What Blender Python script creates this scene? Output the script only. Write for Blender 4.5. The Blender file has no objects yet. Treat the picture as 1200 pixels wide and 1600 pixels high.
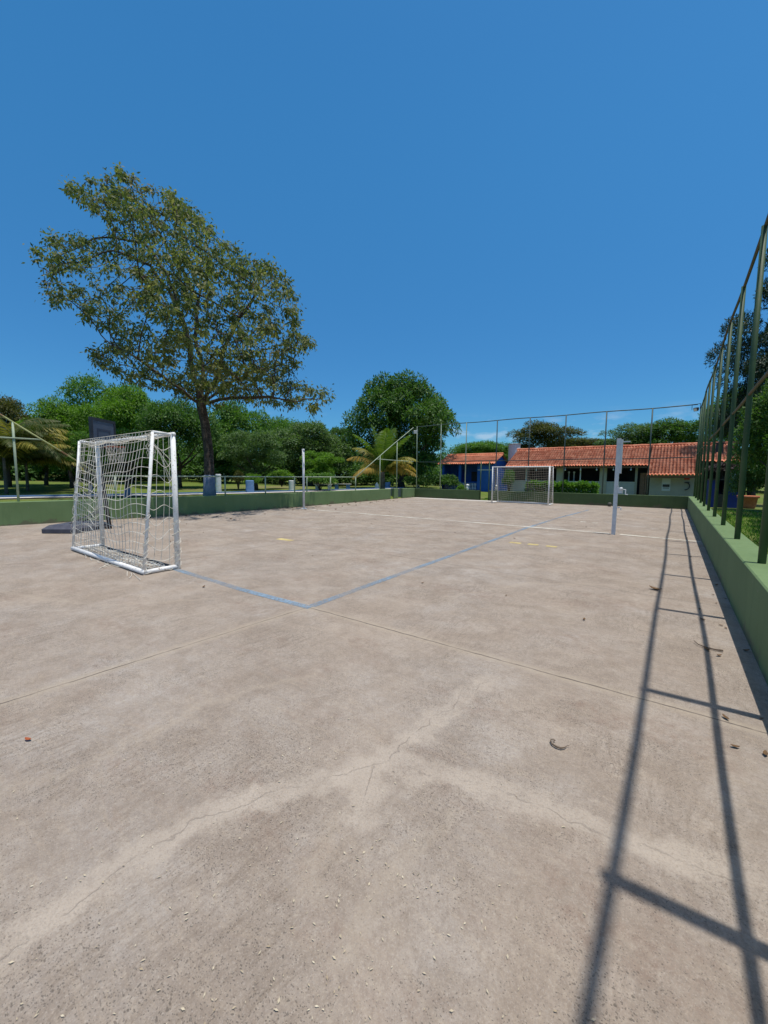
import bpy, math, random
import numpy as np
from mathutils import Vector, Matrix, noise as mnoise

R = math.radians
scene = bpy.context.scene
COL = scene.collection
rng = random.Random(11)

# ------------------------------------------------------------------ camera
EYE = Vector((0, 0, 1.5))
F_PX, PITCH, YAW, ROLL = 614.84, R(5.2097), R(36.1664), R(0.4612)      # focal length for a 1200 px wide frame
fw = Vector((-math.sin(YAW)*math.cos(PITCH), math.cos(YAW)*math.cos(PITCH), -math.sin(PITCH)))
r0 = Vector((math.cos(YAW), math.sin(YAW), 0)); u0 = r0.cross(fw)
rt = r0*math.cos(ROLL) + u0*math.sin(ROLL)
up = -r0*math.sin(ROLL) + u0*math.cos(ROLL)
cam = bpy.data.cameras.new('camera'); camo = bpy.data.objects.new('camera', cam); COL.objects.link(camo)
m = Matrix.Identity(4)
for i, v in enumerate((rt, up, -fw)):
    for j in range(3): m[j][i] = v[j]
m.translation = EYE
camo.matrix_world = m
cam.sensor_fit = 'HORIZONTAL'; cam.sensor_width = 36; cam.lens = F_PX*36/1200
cam.clip_start = 0.05; cam.clip_end = 3000
scene.camera = camo

# ------------------------------------------------------------------ world, sun, exposure
SUN = Vector((0.172, 0.012, 1.0)).normalized()
world = bpy.data.worlds.new('World'); scene.world = world; world.use_nodes = True
wt = world.node_tree; wt.nodes.clear()
def wn(t): return wt.nodes.new(t)
sky = wn('ShaderNodeTexSky'); sky.sky_type = 'NISHITA'; sky.sun_disc = False
sky.sun_elevation = math.asin(SUN.z); sky.sun_rotation = R(86)
sky.altitude = 200; sky.air_density = 1.0; sky.dust_density = 0.35; sky.ozone_density = 2.5
hsv = wn('ShaderNodeHueSaturation'); hsv.inputs['Hue'].default_value = 0.492; hsv.inputs['Saturation'].default_value = 1.34; hsv.inputs['Value'].default_value = 1.1
wt.links.new(sky.outputs[0], hsv.inputs['Color'])
# small white clouds low over the horizon
tc = wn('ShaderNodeTexCoord'); sep = wn('ShaderNodeSeparateXYZ'); wt.links.new(tc.outputs['Generated'], sep.inputs[0])
mp = wn('ShaderNodeMapping'); mp.inputs['Scale'].default_value = (9, 9, 26); wt.links.new(tc.outputs['Generated'], mp.inputs[0])
nz = wn('ShaderNodeTexNoise'); nz.inputs['Scale'].default_value = 1.6; nz.inputs['Detail'].default_value = 6; nz.inputs['Roughness'].default_value = 0.55
wt.links.new(mp.outputs[0], nz.inputs['Vector'])
cr = wn('ShaderNodeMapRange'); cr.inputs['From Min'].default_value = 0.52; cr.inputs['From Max'].default_value = 0.68
wt.links.new(nz.outputs[0], cr.inputs['Value'])
br = wn('ShaderNodeMapRange'); br.inputs['From Min'].default_value = 0.155; br.inputs['From Max'].default_value = 0.10
wt.links.new(sep.outputs['Z'], br.inputs['Value'])
mu = wn('ShaderNodeMath'); mu.operation = 'MULTIPLY'; wt.links.new(cr.outputs[0], mu.inputs[0]); wt.links.new(br.outputs[0], mu.inputs[1])
mu2 = wn('ShaderNodeMath'); mu2.operation = 'MULTIPLY'; mu2.inputs[1].default_value = 0.35; wt.links.new(mu.outputs[0], mu2.inputs[0])
mx = wn('ShaderNodeMix'); mx.data_type = 'RGBA'; wt.links.new(mu2.outputs[0], mx.inputs['Factor'])
ev = wn('ShaderNodeMapRange'); ev.interpolation_type = 'SMOOTHSTEP'; ev.inputs['From Min'].default_value = 0.0; ev.inputs['From Max'].default_value = 0.66
wt.links.new(sep.outputs['Z'], ev.inputs['Value'])
tn = wn('ShaderNodeMix'); tn.data_type = 'RGBA'; wt.links.new(ev.outputs[0], tn.inputs['Factor'])
tn.inputs['A'].default_value = (0.26, 0.52, 0.70, 1); tn.inputs['B'].default_value = (1, 1, 1, 1)          # deep tropical sky: less milky towards the horizon
ml = wn('ShaderNodeMix'); ml.data_type = 'RGBA'; ml.blend_type = 'MULTIPLY'; ml.inputs['Factor'].default_value = 1.0
wt.links.new(hsv.outputs[0], ml.inputs['A']); wt.links.new(tn.outputs['Result'], ml.inputs['B'])
# pale glow added round the high sun, out of view, to grey the blue shade
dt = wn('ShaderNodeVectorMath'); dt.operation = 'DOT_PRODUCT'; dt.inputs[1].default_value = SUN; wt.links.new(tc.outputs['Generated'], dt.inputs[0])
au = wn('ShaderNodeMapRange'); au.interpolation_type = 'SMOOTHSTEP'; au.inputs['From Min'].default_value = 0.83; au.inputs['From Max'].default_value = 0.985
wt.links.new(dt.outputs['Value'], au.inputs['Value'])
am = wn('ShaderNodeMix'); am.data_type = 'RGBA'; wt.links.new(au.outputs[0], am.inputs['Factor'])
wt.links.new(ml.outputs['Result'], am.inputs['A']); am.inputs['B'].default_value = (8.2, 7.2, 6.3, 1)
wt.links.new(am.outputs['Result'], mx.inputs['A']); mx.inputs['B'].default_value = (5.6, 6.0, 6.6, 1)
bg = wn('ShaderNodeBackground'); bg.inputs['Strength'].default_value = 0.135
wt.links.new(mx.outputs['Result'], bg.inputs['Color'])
wo = wn('ShaderNodeOutputWorld'); wt.links.new(bg.outputs[0], wo.inputs[0])

sl = bpy.data.lights.new('sun', 'SUN'); sl.energy = 4.15; sl.angle = R(0.53); sl.color = (1.0, 0.955, 0.89)
so = bpy.data.objects.new('sun', sl); COL.objects.link(so)
so.rotation_euler = (-SUN).to_track_quat('-Z', 'Y').to_euler()
scene.view_settings.view_transform = 'Standard'; scene.view_settings.look = 'None'
scene.view_settings.exposure = 0.0; scene.view_settings.gamma = 1.0

# ------------------------------------------------------------------ helpers
def tag(o, label=None, cat=None, group=None, kind=None):
    if label: o['label'] = label
    if cat: o['category'] = cat
    if group: o['group'] = group
    if kind: o['kind'] = kind
    return o
def empty(name, loc=(0, 0, 0), label=None, cat=None, group=None):
    o = bpy.data.objects.new(name, None); COL.objects.link(o); o.location = loc; o.empty_display_size = 0.3
    return tag(o, label, cat, group)
def copy_thing(o, parent=None):
    c = o.copy(); COL.objects.link(c)
    if parent: c.parent = parent
    for ch in list(o.children): copy_thing(ch, c)
    return c

class MB:
    def __init__(s): s.v = []; s.f = []
    def add(s, vs, fs):
        n = len(s.v); s.v += [tuple(x) for x in vs]; s.f += [tuple(i+n for i in q) for q in fs]
    def box(s, x0, x1, y0, y1, z0, z1):
        s.add([(x0,y0,z0),(x1,y0,z0),(x1,y1,z0),(x0,y1,z0),(x0,y0,z1),(x1,y0,z1),(x1,y1,z1),(x0,y1,z1)],
              [(0,3,2,1),(4,5,6,7),(0,1,5,4),(1,2,6,5),(2,3,7,6),(3,0,4,7)])
    def obox(s, c, ax, ay, az, hx, hy, hz):
        c = Vector(c); ax, ay, az = Vector(ax), Vector(ay), Vector(az)
        vs = [c+ax*hx*i+ay*hy*j+az*hz*k for k in (-1,1) for (i,j) in ((-1,-1),(1,-1),(1,1),(-1,1))]
        s.add(vs, [(0,3,2,1),(4,5,6,7),(0,1,5,4),(1,2,6,5),(2,3,7,6),(3,0,4,7)])
    def bar(s, a, b, w, h):
        a, b = Vector(a), Vector(b); d = (b-a); L = d.length; d.normalize()
        sd = d.cross(Vector((0,0,1)))
        if sd.length < 1e-4: sd = Vector((1,0,0))
        sd.normalize(); u = sd.cross(d)
        s.obox((a+b)/2, d, sd, u, L/2, w/2, h/2)
    def tube(s, pts, rad, n=8, cap=True):
        pts = [Vector(p) for p in pts]
        if not isinstance(rad, (list, tuple)): rad = [rad]*len(pts)
        rings = []; prev = None
        for i, p in enumerate(pts):
            d = (pts[min(i+1, len(pts)-1)] - pts[max(i-1, 0)])
            if d.length < 1e-9: d = Vector((0,0,1))
            d.normalize()
            if prev is None:
                a = Vector((1,0,0)) if abs(d.x) < 0.8 else Vector((0,1,0))
                a = (a - d*a.dot(d)).normalized()
            else:
                a = prev - d*prev.dot(d)
                if a.length < 1e-6: a = d.orthogonal()
                a.normalize()
            prev = a; b = d.cross(a)
            rings.append([p + (a*math.cos(2*math.pi*k/n) + b*math.sin(2*math.pi*k/n))*rad[i] for k in range(n)])
        vs = [q for r in rings for q in r]; fs = []
        for i in range(len(pts)-1):
            for k in range(n):
                k2 = (k+1) % n
                fs.append((i*n+k, i*n+k2, (i+1)*n+k2, (i+1)*n+k))
        if cap:
            fs.append(tuple(range(n-1, -1, -1))); fs.append(tuple((len(pts)-1)*n+k for k in range(n)))
        s.add(vs, fs)
    def lathe(s, c, prof, n=20):
        c = Vector(c); vs = []; fs = []
        for r_, z in prof:
            for k in range(n):
                a = 2*math.pi*k/n; vs.append(c + Vector((r_*math.cos(a), r_*math.sin(a), z)))
        for i in range(len(prof)-1):
            for k in range(n):
                k2 = (k+1) % n; fs.append((i*n+k, i*n+k2, (i+1)*n+k2, (i+1)*n+k))
        fs.append(tuple(range(n-1, -1, -1))); fs.append(tuple((len(prof)-1)*n+k for k in range(n)))
        s.add(vs, fs)
    def sphere(s, c, r, n=14, sq=1.0):
        prof = [(max(1e-4, r*math.sin(math.pi*i/n)), -r*sq*math.cos(math.pi*i/n)) for i in range(n+1)]
        s.lathe(c, prof, n*2)
    def build(s, name, mat, parent=None, smooth=False, loc=None):
        """vertices are in world space; they are moved into the parent's (or own) frame"""
        off = Vector(loc) if loc is not None else (parent.matrix_basis.translation if parent else Vector((0,0,0)))
        if parent and parent.parent: off = off + parent.parent.matrix_basis.translation
        me = bpy.data.meshes.new(name)
        me.from_pydata([(v[0]-off[0], v[1]-off[1], v[2]-off[2]) for v in s.v], [], s.f); me.update()
        if mat: me.materials.append(mat)
        if smooth: me.polygons.foreach_set('use_smooth', [True]*len(me.polygons))
        o = bpy.data.objects.new(name, me); COL.objects.link(o)
        if parent: o.parent = parent
        elif loc is not None: o.location = loc
        return o
def np_mesh(name, V, Fq, mat, parent=None, smooth=False, loc=None):
    """V (n,3) array, Fq (m,k) array of equal-sized faces"""
    me = bpy.data.meshes.new(name)
    V = np.asarray(V, np.float32); Fq = np.asarray(Fq, np.int32); k = Fq.shape[1]
    me.vertices.add(len(V)); me.vertices.foreach_set('co', V.ravel())
    me.loops.add(Fq.size); me.loops.foreach_set('vertex_index', Fq.ravel())
    me.polygons.add(len(Fq)); me.polygons.foreach_set('loop_start', np.arange(0, Fq.size, k, dtype=np.int32))
    me.update(calc_edges=True); me.validate()
    if mat: me.materials.append(mat)
    if smooth: me.polygons.foreach_set('use_smooth', [True]*len(me.polygons))
    o = bpy.data.objects.new(name, me); COL.objects.link(o)
    if parent: o.parent = parent
    if loc is not None: o.location = loc
    return o

def ray(px, py):
    return fw + rt*((px-600)/F_PX) - up*((py-800)/F_PX)
def at_dist(px, dist):
    """ground direction of a column of the photograph, at a horizontal distance"""
    d = ray(px, 744); k = dist/math.hypot(d.x, d.y)
    return d.x*k, d.y*k
def z_at(py, px, dist):
    d = ray(px, py); return EYE.z + d.z*dist/math.hypot(d.x, d.y)

# ------------------------------------------------------------------ materials
class NT:
    def __init__(s, name):
        s.m = bpy.data.materials.new(name); s.m.use_nodes = True; s.t = s.m.node_tree
        s.p = s.t.nodes['Principled BSDF']; s.out = s.t.nodes['Material Output']
        s._c = None
    def n(s, t, **kw):
        nd = s.t.nodes.new(t)
        for k, v in kw.items(): setattr(nd, k, v)
        return nd
    def l(s, a, b): s.t.links.new(a, b)
    def co(s):
        if s._c is None: s._c = s.n('ShaderNodeTexCoord').outputs['Object']
        return s._c
    def mapped(s, scale=(1,1,1), rot=(0,0,0), src=None):
        mp = s.n('ShaderNodeMapping'); mp.inputs['Scale'].default_value = scale; mp.inputs['Rotation'].default_value = rot
        s.l(src or s.co(), mp.inputs[0]); return mp.outputs[0]
    def noise(s, scale, detail=4, rough=0.55, src=None, out=0, dist=0.0):
        nd = s.n('ShaderNodeTexNoise'); nd.inputs['Scale'].default_value = scale; nd.inputs['Detail'].default_value = detail
        nd.inputs['Roughness'].default_value = rough; nd.inputs['Distortion'].default_value = dist
        s.l(src or s.co(), nd.inputs['Vector']); return nd.outputs[out]
    def rng(s, v, a, b, c=0.0, d=1.0, smooth=False):
        nd = s.n('ShaderNodeMapRange'); nd.clamp = True
        if smooth: nd.interpolation_type = 'SMOOTHSTEP'
        nd.inputs['From Min'].default_value = a; nd.inputs['From Max'].default_value = b
        nd.inputs['To Min'].default_value = c; nd.inputs['To Max'].default_value = d
        s.l(v, nd.inputs['Value']); return nd.outputs[0]
    def mix(s, f, a, b, blend='MIX'):
        nd = s.n('ShaderNodeMix'); nd.data_type = 'RGBA'; nd.blend_type = blend
        for sock, v in (('Factor', f), ('A', a), ('B', b)):
            if isinstance(v, (int, float)): nd.inputs[sock].default_value = v
            elif isinstance(v, tuple): nd.inputs[sock].default_value = (*v[:3], 1)
            else: s.l(v, nd.inputs[sock])
        return nd.outputs['Result']
    def math(s, op, a, b=None):
        nd = s.n('ShaderNodeMath'); nd.operation = op
        for i, v in enumerate((a, b)):
            if v is None: continue
            if isinstance(v, (int, float)): nd.inputs[i].default_value = v
            else: s.l(v, nd.inputs[i])
        return nd.outputs[0]
    def bump(s, h, strength=0.3, dist=0.02):
        b = s.n('ShaderNodeBump'); b.inputs['Strength'].default_value = strength; b.inputs['Distance'].default_value = dist
        s.l(h, b.inputs['Height']); s.l(b.outputs[0], s.p.inputs['Normal'])
    def color(s, c):
        if isinstance(c, tuple): s.p.inputs['Base Color'].default_value = (*c[:3], 1)
        else: s.l(c, s.p.inputs['Base Color'])
    def set(s, rough=0.6, spec=0.4, metal=0.0):
        s.p.inputs['Roughness'].default_value = rough; s.p.inputs['Specular IOR Level'].default_value = spec
        s.p.inputs['Metallic'].default_value = metal; return s

def pmat(name, c1, c2, scale=4.0, rough=0.65, spec=0.35, c3=None, s3=40.0, t3=(0.62, 0.75), bump=0.0, metal=0.0):
    n = NT(name); c = n.mix(n.rng(n.noise(scale, 5), 0.35, 0.65), c1, c2)
    if c3: c = n.mix(n.rng(n.noise(s3, 3), *t3), c, c3)
    n.color(c); n.set(rough, spec, metal)
    if bump: n.bump(n.noise(s3, 4), bump, 0.01)
    return n.m

def leaf_mat(name, cols, trans=0.33, rough=0.55, spec=0.24, patch=None, patch2=None):
    n = NT(name)
    g = n.n('ShaderNodeNewGeometry'); ri = g.outputs['Random Per Island']
    ramp = n.n('ShaderNodeValToRGB'); e = ramp.color_ramp.elements
    while len(e) < len(cols): e.new(0.5)
    for i, c in enumerate(cols):
        e[i].position = i/(len(cols)-1); e[i].color = (*c, 1)
    n.l(ri, ramp.inputs[0]); c = ramp.outputs[0]
    if patch:
        col, sc, a, b = patch
        c = n.mix(n.math('MULTIPLY', n.rng(n.noise(sc, 3), a, b), 0.85), c, col)
    if patch2:
        col, sc, a, b = patch2
        c = n.mix(n.math('MULTIPLY', n.rng(n.noise(sc, 3, src=n.mapped((1,1,1),(0.7,0.2,1.1))), a, b), 0.7), c, col)
    n.color(c); n.set(rough, spec)
    tr = n.n('ShaderNodeBsdfTranslucent')
    bright = n.mix(1.0, c, (1.5, 1.7, 0.7), 'MULTIPLY'); n.l(bright, tr.inputs['Color'])
    ms = n.n('ShaderNodeMixShader'); ms.inputs[0].default_value = trans
    n.l(n.p.outputs[0], ms.inputs[1]); n.l(tr.outputs[0], ms.inputs[2]); n.l(ms.outputs[0], n.out.inputs[0])
    return n.m

M = {}
M['leaf_dark']  = leaf_mat('leaf_dark',  [(0.03,0.078,0.016),(0.054,0.124,0.022),(0.10,0.185,0.038)])
M['leaf_mid']   = leaf_mat('leaf_mid',   [(0.046,0.115,0.02),(0.078,0.175,0.028),(0.125,0.225,0.038)])
M['leaf_light'] = leaf_mat('leaf_light', [(0.065,0.145,0.017),(0.10,0.205,0.022),(0.14,0.25,0.032)], trans=0.38)
M['leaf_grey']  = leaf_mat('leaf_grey',  [(0.048,0.10,0.032),(0.085,0.15,0.05),(0.14,0.205,0.08)])
M['leaf_olive'] = leaf_mat('leaf_olive', [(0.045,0.060,0.014),(0.075,0.085,0.02),(0.11,0.10,0.028)])
M['leaf_blue']  = leaf_mat('leaf_blue',  [(0.022,0.045,0.026),(0.032,0.060,0.036),(0.05,0.08,0.045)], trans=0.15)
M['leaf_purple']= leaf_mat('leaf_purple',[(0.03,0.02,0.022),(0.06,0.035,0.04),(0.14,0.12,0.11)], trans=0.15)
M['leaf_hedge'] = leaf_mat('leaf_hedge', [(0.06,0.15,0.014),(0.095,0.21,0.02),(0.13,0.25,0.03)], trans=0.3)
M['leaf_big']   = leaf_mat('leaf_big',   [(0.050,0.080,0.03),(0.092,0.125,0.044),(0.145,0.168,0.056),(0.24,0.22,0.105)], trans=0.38,
                           patch=((0.12,0.075,0.04), 0.42, 0.56, 0.70), patch2=((0.20,0.21,0.085), 0.75, 0.50, 0.66))
M['frond_green']= leaf_mat('frond_green',[(0.055,0.115,0.014),(0.09,0.155,0.018),(0.135,0.195,0.025)], trans=0.35)
M['frond_dry']  = leaf_mat('frond_dry',  [(0.17,0.15,0.03),(0.33,0.22,0.045),(0.46,0.26,0.06)], trans=0.35)
M['frond_olive']= leaf_mat('frond_olive',[(0.11,0.12,0.024),(0.21,0.20,0.035),(0.34,0.27,0.06)], trans=0.3)
M['frond_deep'] = leaf_mat('frond_deep',[(0.035,0.06,0.014),(0.06,0.085,0.02),(0.10,0.10,0.03)], trans=0.25)
M['bark'] = pmat('bark', (0.055,0.042,0.034), (0.115,0.09,0.075), 6, 0.9, 0.1, (0.03,0.022,0.018), 22, (0.5,0.65), 0.6)
M['bark_pale'] = pmat('bark_pale', (0.10,0.085,0.07), (0.17,0.145,0.12), 6, 0.9, 0.1, (0.05,0.04,0.03), 22, (0.55,0.7), 0.5)
M['limewash'] = pmat('limewash', (0.17,0.19,0.25), (0.24,0.26,0.32), 5, 0.9, 0.1, (0.12,0.13,0.17), 18, (0.6,0.75), 0.3)
M['blue_paint'] = pmat('blue_paint', (0.10,0.20,0.40), (0.15,0.27,0.48), 5, 0.7, 0.3, (0.25,0.3,0.36), 12, (0.62,0.75))
M['white_paint'] = pmat('white_paint', (0.72,0.73,0.74), (0.62,0.63,0.64), 5, 0.5, 0.4, (0.42,0.40,0.37), 22, (0.64,0.76))
M['white_frame'] = pmat('white_frame', (0.84,0.83,0.81), (0.74,0.73,0.70), 9, 0.6, 0.3, (0.36,0.30,0.25), 26, (0.60,0.70), 0.15)
M['white_wall'] = pmat('white_wall', (0.42,0.42,0.41), (0.49,0.48,0.46), 1.5, 0.9, 0.2, (0.32,0.31,0.29), 5, (0.6,0.8))
M['cream_wall'] = pmat('cream_wall', (0.36,0.34,0.28), (0.42,0.39,0.32), 1.5, 0.9, 0.2, (0.28,0.26,0.22), 5, (0.6,0.8))
M['blue_wall'] = pmat('blue_wall', (0.025,0.10,0.36), (0.035,0.13,0.44), 1.2, 0.8, 0.25, (0.05,0.13,0.33), 6, (0.6,0.8))
M['navy_wall'] = pmat('navy_wall', (0.015,0.03,0.20), (0.02,0.04,0.26), 1.5, 0.6, 0.3)
M['interior'] = pmat('interior', (0.05,0.05,0.055), (0.08,0.075,0.07), 1.5, 0.9, 0.1)
M['dark_steel'] = pmat('dark_steel', (0.03,0.03,0.035), (0.055,0.05,0.05), 10, 0.6, 0.4)
M['dark_plastic'] = pmat('dark_plastic', (0.055,0.055,0.075), (0.085,0.085,0.105), 5, 0.55, 0.4, (0.15,0.14,0.14), 14, (0.6,0.8))
M['board'] = pmat('board', (0.035,0.045,0.075), (0.05,0.06,0.095), 4, 0.4, 0.4)
M['board_edge'] = pmat('board_edge', (0.02,0.024,0.034), (0.03,0.034,0.045), 4, 0.45, 0.4)
M['board_panel'] = pmat('board_panel', (0.055,0.075,0.115), (0.08,0.10,0.145), 3, 0.3, 0.5)
M['rim'] = pmat('rim', (0.30,0.07,0.03), (0.22,0.06,0.03), 10, 0.5, 0.4)
M['net'] = pmat('net', (0.58,0.55,0.47), (0.72,0.69,0.61), 3, 0.9, 0.1, (0.40,0.36,0.30), 9, (0.58,0.7))
M['net_old'] = pmat('net_old', (0.36,0.32,0.27), (0.46,0.42,0.36), 3, 0.9, 0.1)
M['galv'] = pmat('galv', (0.60,0.60,0.62), (0.72,0.72,0.72), 6, 0.6, 0.3, (0.42,0.41,0.40), 20, (0.6,0.75))
M['green_pipe'] = pmat('green_pipe', (0.038,0.075,0.038), (0.06,0.105,0.05), 3, 0.6, 0.25, (0.10,0.095,0.05), 11, (0.62,0.74))
M['rusty_pipe'] = pmat('rusty_pipe', (0.075,0.085,0.045), (0.10,0.088,0.05), 2.5, 0.65, 0.3, (0.13,0.07,0.04), 8, (0.55,0.68))
M['pale_pipe'] = pmat('pale_pipe', (0.27,0.34,0.24), (0.36,0.42,0.30), 3, 0.55, 0.4, (0.22,0.17,0.10), 8, (0.64,0.76))
M['yellow_pipe'] = pmat('yellow_pipe', (0.36,0.40,0.16), (0.44,0.46,0.22), 2, 0.6, 0.3, (0.26,0.15,0.08), 5, (0.56,0.66))
M['dark_pipe'] = pmat('dark_pipe', (0.045,0.075,0.07), (0.07,0.10,0.085), 3, 0.55, 0.4)
M['lamp_glass'] = pmat('lamp_glass', (0.65,0.66,0.66), (0.72,0.73,0.72), 5, 0.25, 0.5)
M['terracotta_pot'] = pmat('terracotta_pot', (0.36,0.12,0.06), (0.45,0.17,0.09), 6, 0.85, 0.2)
M['ball_dark'] = pmat('ball_dark', (0.045,0.05,0.04), (0.08,0.08,0.06), 12, 0.6, 0.3)
M['pod'] = pmat('pod', (0.09,0.062,0.044), (0.16,0.12,0.085), 60, 0.7, 0.3)
M['dry_leaf'] = pmat('dry_leaf', (0.12,0.07,0.035), (0.20,0.12,0.06), 40, 0.8, 0.2)
M['red_leaf'] = pmat('red_leaf', (0.36,0.10,0.04), (0.28,0.08,0.03), 40, 0.7, 0.2)
M['petal'] = pmat('petal', (0.60,0.53,0.39), (0.34,0.27,0.18), 9, 0.8, 0.2)
M['sign_white'] = pmat('sign_white', (0.55,0.56,0.55), (0.6,0.6,0.6), 3, 0.5, 0.4)
M['sign_red'] = pmat('sign_red', (0.45,0.05,0.03), (0.4,0.04,0.03), 3, 0.5, 0.4)
M['curtain'] = pmat('curtain', (0.45,0.27,0.18), (0.36,0.2,0.13), 6, 0.9, 0.1)
M['wood'] = pmat('wood', (0.16,0.085,0.05), (0.22,0.12,0.07), 5, 0.8, 0.2)
M['pale_slab'] = pmat('pale_slab', (0.47,0.44,0.39), (0.56,0.53,0.48), 1.2, 0.9, 0.2, (0.36,0.32,0.27), 6, (0.58,0.75))

def seg_group():
    g = bpy.data.node_groups.new('segment_distance', 'ShaderNodeTree')
    for nm in ('P', 'A', 'B'): g.interface.new_socket(nm, in_out='INPUT', socket_type='NodeSocketVector')
    g.interface.new_socket('D', in_out='OUTPUT', socket_type='NodeSocketFloat')
    gi = g.nodes.new('NodeGroupInput'); go = g.nodes.new('NodeGroupOutput')
    def vm(op, a, b=None, sc=None):
        n = g.nodes.new('ShaderNodeVectorMath'); n.operation = op; g.links.new(a, n.inputs[0])
        if b is not None: g.links.new(b, n.inputs[1])
        if sc is not None: g.links.new(sc, n.inputs['Scale'])
        return n
    pa = vm('SUBTRACT', gi.outputs['P'], gi.outputs['A']).outputs[0]
    ba = vm('SUBTRACT', gi.outputs['B'], gi.outputs['A']).outputs[0]
    d1 = vm('DOT_PRODUCT', pa, ba).outputs['Value']; d2 = vm('DOT_PRODUCT', ba, ba).outputs['Value']
    q = g.nodes.new('ShaderNodeMath'); q.operation = 'DIVIDE'; q.use_clamp = True
    g.links.new(d1, q.inputs[0]); g.links.new(d2, q.inputs[1])
    sb = vm('SCALE', ba, None, q.outputs[0]).outputs[0]
    df = vm('SUBTRACT', pa, sb).outputs[0]
    ln = vm('LENGTH', df).outputs['Value']; g.links.new(ln, go.inputs[0])
    return g
SEG = seg_group()
def segs(n, P, pts_list):
    cur = None
    for pts in pts_list:
        for a, b in zip(pts[:-1], pts[1:]):
            gnode = n.n('ShaderNodeGroup'); gnode.node_tree = SEG
            n.l(P, gnode.inputs['P']); gnode.inputs['A'].default_value = (a[0], a[1], 0); gnode.inputs['B'].default_value = (b[0], b[1], 0)
            cur = gnode.outputs[0] if cur is None else n.math('MINIMUM', cur, gnode.outputs[0])
    return cur
def warped(n, scale, amt):
    v = n.n('ShaderNodeVectorMath'); v.operation = 'SUBTRACT'; v.inputs[1].default_value = (0.5, 0.5, 0.5)
    n.l(n.noise(scale, 4, out=1), v.inputs[0])
    s = n.n('ShaderNodeVectorMath'); s.operation = 'MULTIPLY'; s.inputs[1].default_value = (amt, amt, 0)
    n.l(v.outputs[0], s.inputs[0])
    a = n.n('ShaderNodeVectorMath'); a.operation = 'ADD'; n.l(n.co(), a.inputs[0]); n.l(s.outputs[0], a.inputs[1])
    return a.outputs[0]

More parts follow.
